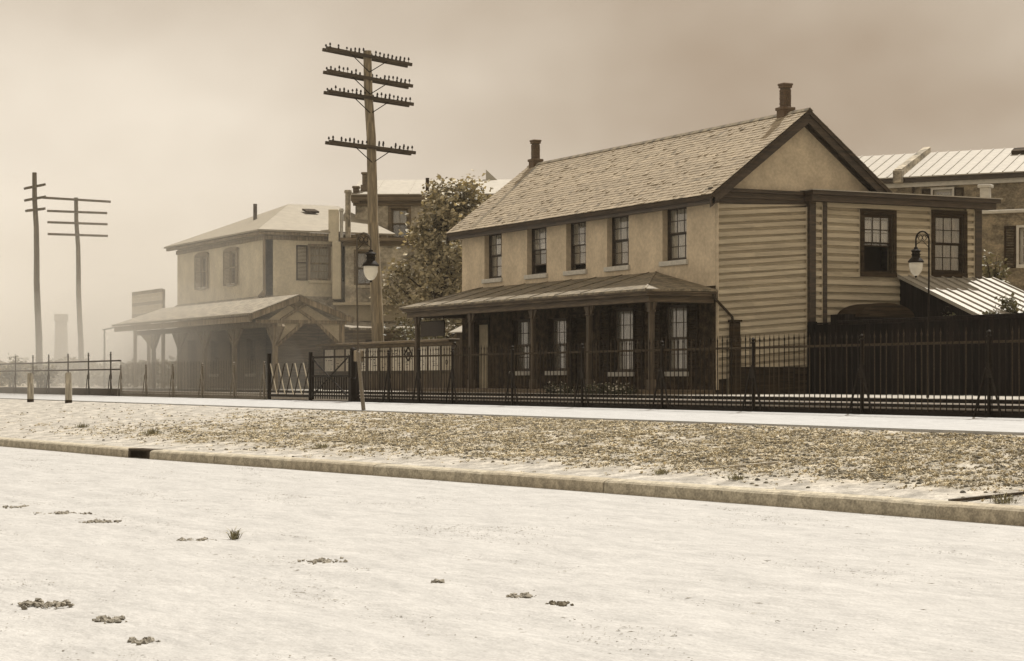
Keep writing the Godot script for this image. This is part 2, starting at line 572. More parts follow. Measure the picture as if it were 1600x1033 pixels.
# ---------------------------------------------------------------- ground
func kerb_z(x: float) -> float:
	var p := [[-400.0, 44.0], [-60.0, 24.6], [2.6, 20.95], [10.6, 20.3], [18.5, 19.15], [23.2, 18.55], [26.8, 18.1], [33.0, 17.45], [48.0, 15.9], [400.0, -20.0]]
	for i in p.size() - 1:
		if x <= p[i + 1][0]:
			return lerpf(p[i][1], p[i + 1][1], (x - p[i][0]) / (p[i + 1][0] - p[i][0]))
	return -20.0


func verge_y(x: float, z: float, nz: FastNoiseLite) -> float:
	var a := 12.2
	var b := kerb_z(x) - 0.3
	var t := clampf((z - a) / (b - a), 0.0, 1.0)
	var bump := nz.get_noise_2d(x * 3.0, z * 3.0) * 0.05 + nz.get_noise_2d(x * 11.0, z * 11.0) * 0.022
	return lerpf(-0.148, -0.745, t) + bump * minf(1.0, 4.0 * t * (1.0 - t) + 0.06)


func build_ground() -> void:
	var nz := FastNoiseLite.new()
	nz.seed = 8
	nz.frequency = 0.12
	nz.fractal_octaves = 3
	var g := MB.new()
	g.quad(Vector3(-760, -0.05, 9.3), Vector3(130, -0.05, 9.3), Vector3(130, -0.05, -260), Vector3(-760, -0.05, -260))
	single("ground", g, M.ground, "pale bare ground behind the railway fence running to the horizon", "ground", "", "structure")
	# the road: one broad sheet a little below the kerb foot
	var r := MB.new()
	var xs := [-400.0, -60.0, 2.6]
	var wav := FastNoiseLite.new()
	wav.seed = 21
	wav.frequency = 1.0
	wav.fractal_octaves = 3
	# worn surface: shallow wheel ruts along the street and small hollows, only as far as they can be made out
	var ry := func(x: float, z: float) -> float:
		var e := smoothstep(0.0, 1.2, z - kerb_z(x) + 0.05) * smoothstep(3.0, 9.0, x) * (1.0 - smoothstep(30.0, 33.0, z))
		return -0.9 + e * (0.022 * wav.get_noise_2d(x * 0.16, z * 1.1) + 0.012 * wav.get_noise_2d(x * 0.8 + 40.0, z * 1.6) + 0.006 * wav.get_noise_2d(x * 3.0, z * 5.0 + 9.0))
	for k in 260:
		xs.append(2.6 + (k + 1) * 0.175)
	xs.append(130.0)
	for i in xs.size() - 1:
		var a: float = xs[i]
		var b: float = xs[i + 1]
		var ka := kerb_z(a) - 0.1
		var kb := kerb_z(b) - 0.1
		if i < 2 or i == xs.size() - 2:
			r.quad(Vector3(a, -0.9, 90), Vector3(b, -0.9, 90), Vector3(b, -0.9, kb), Vector3(a, -0.9, ka))
			continue
		var n := 110
		for j in n:
			var za := lerpf(ka, 34.0, j / float(n))
			var zb := lerpf(ka, 34.0, (j + 1) / float(n))
			var zc := lerpf(kb, 34.0, j / float(n))
			var zd := lerpf(kb, 34.0, (j + 1) / float(n))
			r.quad(Vector3(a, ry.call(a, zb), zb), Vector3(b, ry.call(b, zd), zd), Vector3(b, ry.call(b, zc), zc), Vector3(a, ry.call(a, za), za))
		r.quad(Vector3(a, -0.9, 90), Vector3(b, -0.9, 90), Vector3(b, -0.9, 34), Vector3(a, -0.9, 34))
	single("road", r, M.road, "wide pale dusty dirt road across the foreground", "road", "", "structure")
	# footway
	var s := MB.new()
	var wob := FastNoiseLite.new()
	wob.seed = 77
	wob.frequency = 0.35
	for i in 130:
		var a := -90.0 + i
		var b := a + 1.0
		var za := 12.4 + 0.06 * wob.get_noise_1d(a)
		var zb := 12.4 + 0.06 * wob.get_noise_1d(b)
		var pa := Vector3(a, -0.13, za)
		var pb := Vector3(b, -0.13, zb)
		s.quad(pa, pb, Vector3(b, -0.02, 9.16), Vector3(a, -0.02, 9.16))
		s.quad(pa - Vector3(0, 0.06, 0), pb - Vector3(0, 0.06, 0), pb, pa)
	single("sidewalk", s, M.sidewalk, "pale smooth footway along the front of the iron fence", "sidewalk", "", "structure")
	# verge: sloping sand with patches of dry grass
	var v := MB.new()
	var pat := FastNoiseLite.new()
	pat.seed = 4
	pat.frequency = 0.35
	pat.fractal_octaves = 4
	var rows := 30
	var x := -100.0
	while x < 46.0:
		var dx := 1.0 if x < -30 else (0.4 if x < 0 else 0.22)
		for j in rows:
			var p := []
			var cc := []
			for q in [[0, 0], [1, 0], [1, 1], [0, 1]]:
				var px: float = x + dx * q[0]
				var t: float = (j + q[1]) / float(rows)
				var pz := lerpf(12.2, kerb_z(px) - 0.24, t)
				p.append(Vector3(px, verge_y(px, pz, nz), pz))
				var cover := grass_cover(px, t, pat)
				cc.append(Color(0.53, 0.495, 0.43).lerp(Color(0.50, 0.44, 0.325), cover))
			v.col = cc[0]
			v.quad(p[3], p[2], p[1], p[0])
		x += dx
	single("verge", v, M.sand, "sloping strip of bare sand and dry grass between kerb and footway", "ground", "", "structure")
	grass_on(nz, pat)
	build_kerb()
	# station platform and track bed
	var pf := MB.new()
	pf.cbox(Vector3(-75, -0.2, -9.5), Vector3(30, 0.2, 2.8), 0.02)
	var plat := single("platform", pf, M.platform, "low pale gravel station platform with a dark edge above the track", "platform", "", "structure")
	for i in 24:
		var eb := MB.new()
		eb.cbox(Vector3(-75 + i * 4.375, -0.2, 2.805), Vector3(-75 + i * 4.375 + 4.36, 0.185, 2.86), 0.01)
		part(plat, "edge_board", eb, M.tie)
	var tb := MB.new()
	tb.box(Vector3(-160, -0.2, 2.865), Vector3(40, -0.045, 9.0))
	single("track_bed", tb, M.ballast, "dark cinder ballast between platform and iron fence", "track bed", "", "structure")
	for k in 2:
		var zc := 4.65 + 2.95 * k
		var t := thing("railway_track", ["railway track on dark ballast nearest the platform edge", "railway track on dark ballast just behind the iron fence"][k], "railway track", Vector3(0, 0, zc), "railway tracks")
		for sgn in [-1, 1]:
			var rl := MB.new()
			var z: float = 0.7175 * sgn
			rl.box(Vector3(-150, -0.02, z - 0.06), Vector3(36, 0.0, z + 0.06))
			rl.box(Vector3(-150, 0.0, z - 0.012), Vector3(36, 0.075, z + 0.012))
			rl.cbox(Vector3(-150, 0.075, z - 0.034), Vector3(36, 0.115, z + 0.034), 0.008)
			part(t, "rail", rl, M.rail_steel)
		var ties := MB.new()
		for i in 200:
			ties.box(Vector3(-100 + i * 0.68, -0.15, -1.2), Vector3(-100 + i * 0.68 + 0.22, -0.022, 1.2))
		part(t, "sleepers", ties, M.tie, Transform3D(), "stuff")


func grass_cover(x: float, t: float, pat: FastNoiseLite) -> float:
	var z := lerpf(12.2, kerb_z(x), t)
	var n := pat.get_noise_2d(x * 1.4, z * 2.6)
	var along := smoothstep(-6.0, 16.0, x)   # the grass thins out towards the station
	var strip := 1.0 - smoothstep(0.66 + 0.14 * pat.get_noise_1d(x * 2.0), 0.95, t)   # bare sand by the kerb
	return clampf(along * strip * (0.72 + 0.75 * n) + maxf(0.0, n - 0.22) * 0.45, 0.0, 1.0)


func grass_on(nz: FastNoiseLite, pat: FastNoiseLite) -> void:
	# tufts: a few bent blades each
	var tuft := MB.new()
	for k in 9:
		var a := rng.randf() * TAU
		var d := Vector3(cos(a), 0, sin(a))
		var s := Vector3(-sin(a), 0, cos(a)) * 0.011
		var h := rng.randf_range(0.035, 0.09)
		var b := d * rng.randf_range(0.0, 0.06)
		var m := b + d * rng.randf_range(0.01, 0.05) + Vector3.UP * h * 0.75
		var tip := m + d * rng.randf_range(0.02, 0.07) + Vector3.UP * h * rng.randf_range(-0.1, 0.35)
		tuft.quad(b - s, b + s, m + s * 0.7, m - s * 0.7)
		tuft.tri(m - s * 0.7, m + s * 0.7, tip)
	var mm := MultiMesh.new()
	mm.transform_format = MultiMesh.TRANSFORM_3D
	mm.use_colors = true
	mm.mesh = tuft.mesh()
	var at := []
	var cl := []
	var tries := 0
	while at.size() < 40000 and tries < 300000:
		tries += 1
		var x := rng.randf_range(-14.0, 40.0)
		var t := rng.randf()
		var z := lerpf(12.5, kerb_z(x) - 0.35, t)
		if rng.randf() > pow(grass_cover(x, t, pat), 1.4) * 0.95 + 0.004:
			continue
		var sc := rng.randf_range(0.28, 0.7)
		at.append(Transform3D(Basis(Vector3.UP, rng.randf() * TAU).scaled(Vector3(sc * 1.2, sc * rng.randf_range(0.5, 1.0), sc * 1.2)), Vector3(x, verge_y(x, z, nz) - 0.008, z)))
		var k := rng.randf_range(0.45, 1.25)
		cl.append(Color(0.58 * k, 0.505 * k, 0.35 * k))
	mm.instance_count = at.size()
	for i in at.size():
		mm.set_instance_transform(i, at[i])
		mm.set_instance_color(i, cl[i])
	var o := MultiMeshInstance3D.new()
	o.name = numbered("grass")
	o.multimesh = mm
	o.material_override = M.blade
	add_child(o, true)
	tag(o, "short dry grass growing on the sloping verge above the kerb", "grass", "", "stuff")
	# clods and stones
	var lump := lump_mesh(5, 0.5)
	var m2 := MultiMesh.new()
	m2.transform_format = MultiMesh.TRANSFORM_3D
	m2.use_colors = true
	m2.mesh = lump
	at = []
	cl = []
	tries = 0
	while at.size() < 17000 and tries < 260000:
		tries += 1
		var x := rng.randf_range(-20.0, 40.0)
		var t := rng.randf()
		var z := lerpf(12.45, kerb_z(x) - 0.3, t)
		if rng.randf() > pow(grass_cover(x, t, pat), 1.6) + 0.006:
			continue
		var sc := 0.009 + 0.025 * pow(rng.randf(), 2.4)
		at.append(Transform3D(Basis(Vector3.UP, rng.randf() * TAU).scaled(Vector3(sc * 1.5, sc * 0.75, sc)), Vector3(x, verge_y(x, z, nz), z)))
		var k := rng.randf_range(0.35, 1.1)
		cl.append(Color(0.27 * k, 0.235 * k, 0.165 * k))
	m2.instance_count = at.size()
	for i in at.size():
		m2.set_instance_transform(i, at[i])
		m2.set_instance_color(i, cl[i])
	var o2 := MultiMeshInstance3D.new()
	o2.name = numbered("dirt_clods")
	o2.multimesh = m2
	o2.material_override = M.clod
	add_child(o2, true)
	tag(o2, "dark dirt clods and pebbles scattered through the dry verge grass", "dirt", "", "stuff")


func build_grit() -> void:
	# grit, straw and crumbs worked into faint streaks by wheels along the street
	var mb := MB.new()
	mb.tri(Vector3(-1, 0, -0.6), Vector3(0.2, 0.5, 0.7), Vector3(1, 0, -0.3))
	mb.tri(Vector3(-1, 0, -0.6), Vector3(-0.3, 0, 0.9), Vector3(0.2, 0.5, 0.7))
	mb.tri(Vector3(0.2, 0.5, 0.7), Vector3(0.6, 0, 0.9), Vector3(1, 0, -0.3))
	mb.tri(Vector3(-0.3, 0, 0.9), Vector3(0.6, 0, 0.9), Vector3(0.2, 0.5, 0.7))
	var pat := FastNoiseLite.new()
	pat.seed = 15
	pat.frequency = 1.0
	pat.fractal_octaves = 4
	var at := []
	var cl := []
	var tries := 0
	while at.size() < 26000 and tries < 400000:
		tries += 1
		var x := rng.randf_range(6.0, 46.0)
		var z := rng.randf_range(kerb_z(x) + 0.02, 31.0)
		var n := pat.get_noise_2d(x * 0.22, z * 0.85)
		if rng.randf() > 0.02 + pow(maxf(0.0, n), 1.6) * 2.6:
			continue
		var sc := 0.0025 + 0.006 * pow(rng.randf(), 3.0)
		var long := 1.0 if rng.randf() < 0.75 else rng.randf_range(2.0, 5.0)
		at.append(Transform3D(Basis(Vector3.UP, rng.randf() * TAU).scaled_local(Vector3(sc * long, sc, sc)), Vector3(x, -0.899 + 0.012 * pat.get_noise_1d(x), z)))
		var k := rng.randf_range(0.5, 1.3)
		cl.append(Color(0.30 * k, 0.265 * k, 0.20 * k))
	var mm := MultiMesh.new()
	mm.transform_format = MultiMesh.TRANSFORM_3D
	mm.use_colors = true
	mm.mesh = mb.mesh()
	mm.instance_count = at.size()
	for i in at.size():
		mm.set_instance_transform(i, at[i])
		mm.set_instance_color(i, cl[i])
	var o := MultiMeshInstance3D.new()
	o.name = numbered("road_grit")
	o.multimesh = mm
	o.material_override = M.clod
	add_child(o, true)
	tag(o, "fine grit and straw strewn in faint streaks over the pale road", "grit", "", "stuff")


func lump_mesh(sd: int, amp: float) -> ArrayMesh:
	var f := FastNoiseLite.new()
	f.seed = sd
	f.frequency = 0.9
	var mb := MB.new()
	var pt := func(i: int, j: int) -> Vector3:
		var th := PI * i / 5.0
		var ph := TAU * (j % 8) / 8.0
		var d := Vector3(sin(th) * cos(ph), cos(th), sin(th) * sin(ph))
		return d * (1.0 + amp * f.get_noise_3dv(d * 1.7))
	for i in 5:
		for j in 8:
			mb.tri(pt.call(i, j), pt.call(i, j + 1), pt.call(i + 1, j + 1))
			mb.tri(pt.call(i, j), pt.call(i + 1, j + 1), pt.call(i + 1, j))
	return mb.mesh()


func build_kerb() -> void:
	var k := thing("kerb", "long pale stone kerb between the road and the verge", "kerb")
	k.set_meta("kind", "structure")
	var x := -62.0
	var i := 0
	while x < 44.0:
		var w := rng.randf_range(2.4, 3.2)
		var drain := absf(x - 10.62) < 0.01
		if drain:
			w = 0.95
		elif x < 10.6 and x + w > 10.2:
			w = 10.62 - x
		var a := Vector3(x, 0, kerb_z(x))
		var b := Vector3(x + w, 0, kerb_z(x + w))
		var d := (b - a).normalized()
		var t := Transform3D(Basis(d, Vector3.UP, d.cross(Vector3.UP)), (a + b) / 2 + Vector3(0, rng.randf_range(-0.004, 0.004), rng.randf_range(-0.006, 0.006)))
		var len := a.distance_to(b) - 0.007
		var s := MB.new()
		if drain:  # an inlet cut through the kerb foot
			s.cbox(Vector3(-len / 2, -0.765, -0.30), Vector3(len / 2, -0.722, 0.0), 0.012, t)
			s.box(Vector3(-len / 2, -1.0, -0.30), Vector3(len / 2, -0.7655, -0.24), t)
			s.box(Vector3(-len / 2, -1.0, -0.2395), Vector3(-len / 2 + 0.10, -0.7655, -0.004), t)
			s.box(Vector3(len / 2 - 0.10, -1.0, -0.2395), Vector3(len / 2, -0.7655, -0.004), t)
			var o := part(k, "drain_inlet", s, M.rusty_iron)
			o.set_meta("label", "dark storm drain opening let into the pale kerb")
		else:
			# worn stone: the long edge dips and swells a little
			var n := 8
			var rr := []
			for q in n + 1:
				rr.append(rng.randf_range(-0.005, 0.005))
			rr[0] = -0.006
			rr[n] = -0.006
			for q in n:
				var u0 := -len / 2 + len * q / n
				var u1 := -len / 2 + len * (q + 1) / n
				var pr := func(u: float, e: float) -> Array:
					return [t * Vector3(u, -1.0, 0.012), t * Vector3(u, -0.76 + e, e), t * Vector3(u, -0.735 + e, -0.03 + e), t * Vector3(u, -0.722 + e * 0.5, -0.09), t * Vector3(u, -0.722, -0.30), t * Vector3(u, -1.0, -0.30)]
				var p0: Array = pr.call(u0, rr[q])
				var p1: Array = pr.call(u1, rr[q + 1])
				for e in 5:
					s.quad(p0[e], p1[e], p1[e + 1], p0[e + 1])
				if q == 0:
					s.prism([p0[5], p0[4], p0[3], p0[2], p0[1], p0[0]], Vector3.ZERO)
				if q == n - 1:
					s.prism([p1[0], p1[1], p1[2], p1[3], p1[4], p1[5]], Vector3.ZERO)
			part(k, "kerb_stone", s, M.kerbstone if rng.randf() < 0.55 else M.kerbstone_b)
		x += w
		i += 1


# ---------------------------------------------------------------- the plaster house
const RIDGE := Vector3(0, 8.42, -2.9)

func build_house() -> void:
	var h := thing("plaster_house", "long two storey plaster house with shingled gable roof and clapboard side wing", "house")
	# upper front wall
	var ups := [[-14.94, -13.60], [-11.70, -10.30], [-8.95, -7.63], [-6.27, -4.93], [-2.94, -1.58]]
	var holes := []
	for u in ups:
		holes.append([u[0], 4.13, u[1], 5.74])
	var w := MB.new()
	w.wall(facing_z(0, 0, 0), -16.75, 0.0, 3.3, 6.2, holes, 0.35)
	part(h, "upper_wall", w, M.plaster)
	var looks := [["curtain", "blind"], ["curtain", ""], ["blind", "blind"], ["curtain", "blind"], ["curtain", "curtain"]]
	for i in 5:
		var o := {"depth": 0.2, "panes": true, "sill_h": 0.15}
		o.open = [0.0, 0.26, 0.14, 0.0, 0.0][i]
		if looks[i][0]:
			o.top = M[looks[i][0]]
		if looks[i][1]:
			o.low = M[looks[i][1]]
		window(h, facing_z((ups[i][0] + ups[i][1]) / 2, 4.935, 0), ups[i][1] - ups[i][0], 1.61, o)
	# lower front wall, painted dark, under the porch
	var lows := [[-2.95, -1.55, 0.85, 2.82], [-6.05, -4.65, 0.85, 2.82], [-8.55, -7.55, 0.2, 2.6], [-10.2, -8.95, 0.9, 2.62], [-12.8, -11.5, 0.9, 2.65], [-15.7, -14.6, 0.2, 2.6]]
	holes = []
	for l in lows:
		holes.append([l[0], l[2], l[1], l[3]])
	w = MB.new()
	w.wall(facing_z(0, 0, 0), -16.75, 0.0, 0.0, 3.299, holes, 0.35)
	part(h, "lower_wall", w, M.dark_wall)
	for i in [0, 1, 3, 4]:
		var l: Array = lows[i]
		var o := {"depth": 0.16, "panes": true, "sash": M.post_paint}
		if i < 2:
			o.top = M.curtain
			o.low = M.curtain
		elif i == 3:
			o.top = M.porch_trim
		window(h, facing_z((l[0] + l[1]) / 2, (l[2] + l[3]) / 2, 0), l[1] - l[0], l[3] - l[2], o)
		if i < 2:
			for s in [-1, 1]:
				shutter(h, facing_z((l[0] + l[1]) / 2 + s * ((l[1] - l[0]) / 2 + 0.33), (l[2] + l[3]) / 2, 0), 0.58, l[3] - l[2], M.dark_paint)
	for i in [2, 5]:
		var l: Array = lows[i]
		var d := MB.new()
		var dw: float = l[1] - l[0]
		d.box(Vector3(-dw / 2, 0.0, -0.22), Vector3(dw / 2, 2.35, -0.17))
		for q in [[-dw / 2 + 0.1, 0.2, -0.04, 1.0], [0.04, 0.2, dw / 2 - 0.1, 1.0], [-dw / 2 + 0.1, 1.15, -0.04, 2.2], [0.04, 1.15, dw / 2 - 0.1, 2.2]]:
			d.cbox(Vector3(q[0], q[1], -0.172), Vector3(q[2], q[3], -0.155), 0.006)
		var od := part(h, "door", d, M.dark_paint if i == 2 else M.canopy_panel, facing_z((l[0] + l[1]) / 2, l[2], 0))
		if i == 5:
			od.set_meta("label", "pale panelled door at the far end of the porch")
		var fr := MB.new()
		fr.box(Vector3(-dw / 2 - 0.1, 0, 0.0), Vector3(-dw / 2, 2.5, 0.04))
		fr.box(Vector3(dw / 2, 0, 0.0), Vector3(dw / 2 + 0.1, 2.5, 0.04))
		fr.box(Vector3(-dw / 2 - 0.1, 2.501, 0.0), Vector3(dw / 2 + 0.1, 2.6, 0.04))
		fr.box(Vector3(-dw / 2, 2.35, -0.2), Vector3(dw / 2, 2.4, -0.12))
		part(od, "door_frame", fr, M.dark_paint)
		var kn := MB.new()
		kn.lathe([[0.0, 0.06], [0.03, 0.05], [0.03, 0.03], [0.012, 0.02], [0.012, 0.0]], 10, Transform3D(Basis(Vector3.RIGHT, PI / 2), Vector3(dw / 2 - 0.08, 1.05, -0.17)))
		part(od, "door_handle", kn, M.iron)
	# far end and rear walls close the house
	w = MB.new()
	w.box(Vector3(-16.75, 0, -6.2), Vector3(-16.4, 6.2, -0.351))
	w.prism([Vector3(-16.75, 6.2, -6.2), Vector3(-16.75, 6.2, -0.02), Vector3(-16.75, 8.3, -2.9)], Vector3(0.3, 0, 0))
	w.box(Vector3(-16.39, 0, -6.2), Vector3(-1.6, 6.0, -5.9))
	part(h, "rear_wall", w, M.plaster)
	# gable end: sheathing behind the boards, plaster above
	w = MB.new()
	w.box(Vector3(-0.35, 0.0, -3.2), Vector3(-0.002, 5.99, -0.352))
	part(h, "side_wall", w, M.clapboard_worn)
	var g := MB.new()
	g.prism([Vector3(0.02, 5.99, 0.15), Vector3(0.02, 5.99, -5.95), Vector3(0.02, 8.34, -2.9)], Vector3(-0.3, 0, 0))
	part(h, "gable", g, M.gable_plaster)
	# roof
	var front := (RIDGE - Vector3(0, 5.85, 0.45))
	var slope_len := front.length()
	front = front.normalized()
	var x0 := -17.1
	var run := 17.6
	var eave := Vector3(x0, 5.85, 0.45)
	var rf := MB.new()
	for s in 2:
		var e := Vector3(x0, 5.85, 0.45) if s == 0 else Vector3(x0, 6.16, -5.85)
		var rg := Vector3(x0, RIDGE.y, RIDGE.z)
		var dn := Vector3(0, -0.13, 0)
		if s == 0:
			rf.prism([e, rg, rg + dn, e + dn], Vector3(run, 0, 0))
		else:
			rf.prism([rg, e, e + dn, rg + dn], Vector3(run, 0, 0))
	var roof := part(h, "roof", rf, M.roof_under)
	var sh := MB.new()
	shingles(sh, eave + Vector3(0, 0.004, 0.03), Vector3.RIGHT, run, front, slope_len + 0.03, 0.155, 0.17, Color(0.45, 0.37, 0.258), 0.075)
	part(roof, "shingles", sh, M.shingle, Transform3D(), "stuff")
	sh = MB.new()
	shingles(sh, Vector3(x0, 6.15, -5.87), Vector3.RIGHT, run, Vector3(0, front.y, -front.z), slope_len - 0.47, 0.155, 0.4, Color(0.32, 0.28, 0.2), 0.13)
	part(roof, "shingles", sh, M.shingle, Transform3D(), "stuff")
	var rc := MB.new()
	rc.beam(Vector3(x0, 8.44, -2.9 + 0.055), Vector3(0.5, 8.44, -2.9 + 0.055), 0.15, 0.02, Vector3(0, 0.77, 0.64))
	rc.beam(Vector3(x0, 8.44, -2.9 - 0.055), Vector3(0.5, 8.44, -2.9 - 0.055), 0.15, 0.02, Vector3(0, 0.77, -0.64))
	part(roof, "ridge_cap", rc, M.porch_tin)
	# the leaning strip of old flashing below the far chimney
	var fl := MB.new()
	var nn := Vector3(0, -front.z, front.y)
	if nn.y < 0: nn = -nn
	var fa := Vector3(-16.3, 8.38, -2.85) + nn * 0.035
	var fb := Vector3(-15.1, 5.95, 0.32) + nn * 0.035
	fl.beam(fa, fb, 0.24, 0.012, nn)
	part(roof, "flashing", fl, M.porch_tin)
	# eave fascia and bargeboards
	var fs := MB.new()
	fs.box(Vector3(-17.08, 5.60, 0.32), Vector3(0.44, 5.845, 0.40))
	fs.box(Vector3(-17.0, 5.742, 0.003), Vector3(0.30, 5.80, 0.319))
	fs.box(Vector3(-16.75, 5.66, 0.002), Vector3(0.0, 5.74, 0.05))
	part(h, "fascia", fs, M.trim)
	for s in [1, -1]:
		for xx in [0.44, -17.1]:
			var bb := MB.new()
			var ez := 0.45 if s == 1 else -5.62
			var a := Vector3(xx, 5.72 if s == 1 else 6.205, ez)
			var b := Vector3(xx, RIDGE.y - 0.13, RIDGE.z)
			var pts := [a, a + Vector3(0, -0.24, 0), b + Vector3(0, -0.24, 0), b]
			if s == 1:
				pts = [a, b, b + Vector3(0, -0.24, 0), a + Vector3(0, -0.24, 0)]
				pts.reverse()
			pts = [pts[0], pts[1], pts[2], pts[3]]
			bb.prism(pts, Vector3(-0.06, 0, 0))
			part(h, "bargeboard", bb, M.trim)
	for s in [1, -1]:  # moulding under the rake against the plaster
		var rm := MB.new()
		var a := Vector3(0.06, 5.90, 0.10 if s == 1 else -5.9)
		var b := Vector3(0.06, 8.20, RIDGE.z)
		rm.beam(a, b, 0.08, 0.16, Vector3.UP)
		part(h, "rake_moulding", rm, M.trim)
	# frieze across the gable foot
	var fz := MB.new()
	fz.box(Vector3(0.022, 5.98, -3.1), Vector3(0.20, 6.08, 0.28))
	fz.box(Vector3(0.022, 5.82, -3.1), Vector3(0.12, 5.979, 0.22))
	fz.box(Vector3(0.022, 5.66, -3.1), Vector3(0.07, 5.819, 0.02))
	part(h, "frieze", fz, M.trim)
	chimney(h, Vector3(-0.75, 8.42, -2.9), 0.245, 0.93, 0.20, 0.38)
	chimney(h, Vector3(-16.62, 8.42, -2.9), 0.24, 0.92, 0.20, 0.38)
	build_porch(h)
	build_clapboards(h)


func build_clapboards(h: Node3D) -> void:
	var mats := [M.clapboard, M.clapboard_worn, M.clapboard_pale, M.clapboard]
	# sagging boards on the end of the house
	var sd := part(h, "end_siding", sheet_x(0.001, 0.9, 5.66, -3.05, 0.0), M.clapboard_worn)
	var y := 0.62
	var k := 0
	while y < 5.66:
		var ex := rng.randf_range(0.185, 0.215)
		var sag := 0.235 + rng.randf_range(-0.015, 0.015)
		part(sd, "plank", board_x(-0.021, -3.058, y, y + sag, ex, 5.70), mats[rng.randi() % 4])
		y += ex
		k += 1
	var es := MB.new()
	es.box(Vector3(0.001, 0.32, -0.02), Vector3(0.118, 5.655, -0.001))
	part(h, "corner_strip", es, M.plaster)
	es = MB.new()
	es.box(Vector3(0.003, 0.9, -3.079), Vector3(0.110, 5.655, -3.06))
	part(h, "corner_strip", es, M.clapboard)
	var sk := MB.new()
	sk.box(Vector3(0.004, 0.2, -3.06), Vector3(0.13, 0.98, -0.62))
	part(h, "skirting_boards", sk, M.dark_paint)
	# boarded drain shaft in the corner by the porch
	var bx := MB.new()
	bx.cbox(Vector3(0.13, 0.2, -0.60), Vector3(0.36, 2.26, -0.36), 0.015)
	bx.cbox(Vector3(0.125, 2.262, -0.64), Vector3(0.40, 2.32, -0.32), 0.012)
	part(h, "pipe_casing", bx, M.dark_paint)
	var dp := MB.new()
	dp.tube([Vector3(0.12, 3.05, 0.16), Vector3(0.14, 2.9, 0.1), Vector3(0.2, 2.4, -0.42), Vector3(0.2, 2.2, -0.46)], [0.04, 0.04, 0.04, 0.04], 8)
	part(h, "downpipe", dp, M.rusty_iron)
	# wing with level boards
	var wn := part(h, "wing", wing_walls(), M.clapboard_worn)
	wn.set_meta("label", "flat roofed clapboard wing with two sash windows")
	var wins := [[-5.03, -6.09, 3.79, 5.52], [-7.66, -8.76, 3.84, 5.60]]
	y = 2.05
	while y < 5.78:
		var ex := rng.randf_range(0.215, 0.235)
		var cuts := [-3.70]
		for q in wins:
			if y + ex > q[2] - 0.14 and y < q[3] + 0.12:
				cuts.append(q[0] + 0.13)
				cuts.append(q[1] - 0.13)
		cuts.append(-9.2)
		for i in range(0, cuts.size(), 2):
			if cuts[i] - cuts[i + 1] > 0.05:
				part(wn, "plank", board_x(cuts[i], cuts[i + 1] + 0.022, y, y + rng.randf_range(-0.012, 0.012), ex, 5.80, 0.10), mats[rng.randi() % 4])
		part(wn, "plank", board_x(-3.30, -3.538, y, y, ex, 5.80, 0.10), mats[rng.randi() % 4])
		y += ex
	for q in [[-3.56, 2.05, 5.79], [-9.2, 2.05, 5.79], [wins[0][0] + 0.13, wins[0][2] - 0.14, wins[0][3] + 0.12], [wins[1][0] + 0.13, wins[1][2] - 0.14, wins[1][3] + 0.12]]:
		es = MB.new()   # pale stop that closes the hollow board ends
		es.box(Vector3(0.102, q[1], q[0] + 0.001), Vector3(0.206, q[2], q[0] + 0.0205))
		part(wn, "end_strip", es, M.clapboard)
	for q in [[-3.08, -3.30], [-3.56, -3.70], [-9.2, -9.45]]:
		var cb := MB.new()
		cb.box(Vector3(0.0, 0.2, q[1]), Vector3(0.232, 5.80, q[0]))
		part(wn, "corner_board", cb, M.trim)
	for i in 2:
		var q: Array = wins[i]
		var o := {"depth": 0.05, "sill": false, "casing": 0.13, "bottom_casing": true, "panes": true, "m": M.dark_paint}
		if i == 0:
			o.top = M.curtain
			o.open = 0.72
		else:
			o.top = M.blind
			o.low = M.blind
		window(wn_parent(h), facing_x(0.195, (q[2] + q[3]) / 2, (q[0] + q[1]) / 2), q[0] - q[1], q[3] - q[2], o)
	var fr := MB.new()
	fr.box(Vector3(-6.0, 5.985, -9.86), Vector3(0.62, 6.10, -2.92))
	fr.box(Vector3(0.10, 5.80, -9.78), Vector3(0.50, 5.984, -2.98))
	part(h, "flat_roof", fr, M.trim)
	var lip := MB.new()
	lip.box(Vector3(-6.0, 6.102, -9.90), Vector3(0.66, 6.13, -2.88))
	part(h, "tin_edge", lip, M.tin)


func wn_parent(h: Node3D) -> Node3D:
	return h


func sheet_x(x: float, y0: float, y1: float, z0: float, z1: float) -> MB:
	var m := MB.new()
	m.box(Vector3(x - 0.02, y0, z0), Vector3(x + 0.004, y1, z1))
	return m


func wing_walls() -> MB:
	var m := MB.new()
	m.wall(facing_x(0.10, 0, 0), 3.10, 9.42, 0.1, 5.80, [[5.03, 3.79, 6.09, 5.52], [7.66, 3.84, 8.76, 5.60]], 0.14)
	m.box(Vector3(-6.0, 0.1, -9.42), Vector3(-0.041, 5.98, -9.3))
	m.box(Vector3(-6.0, 0.1, -9.29), Vector3(-5.9, 5.98, -6.21))
	return m


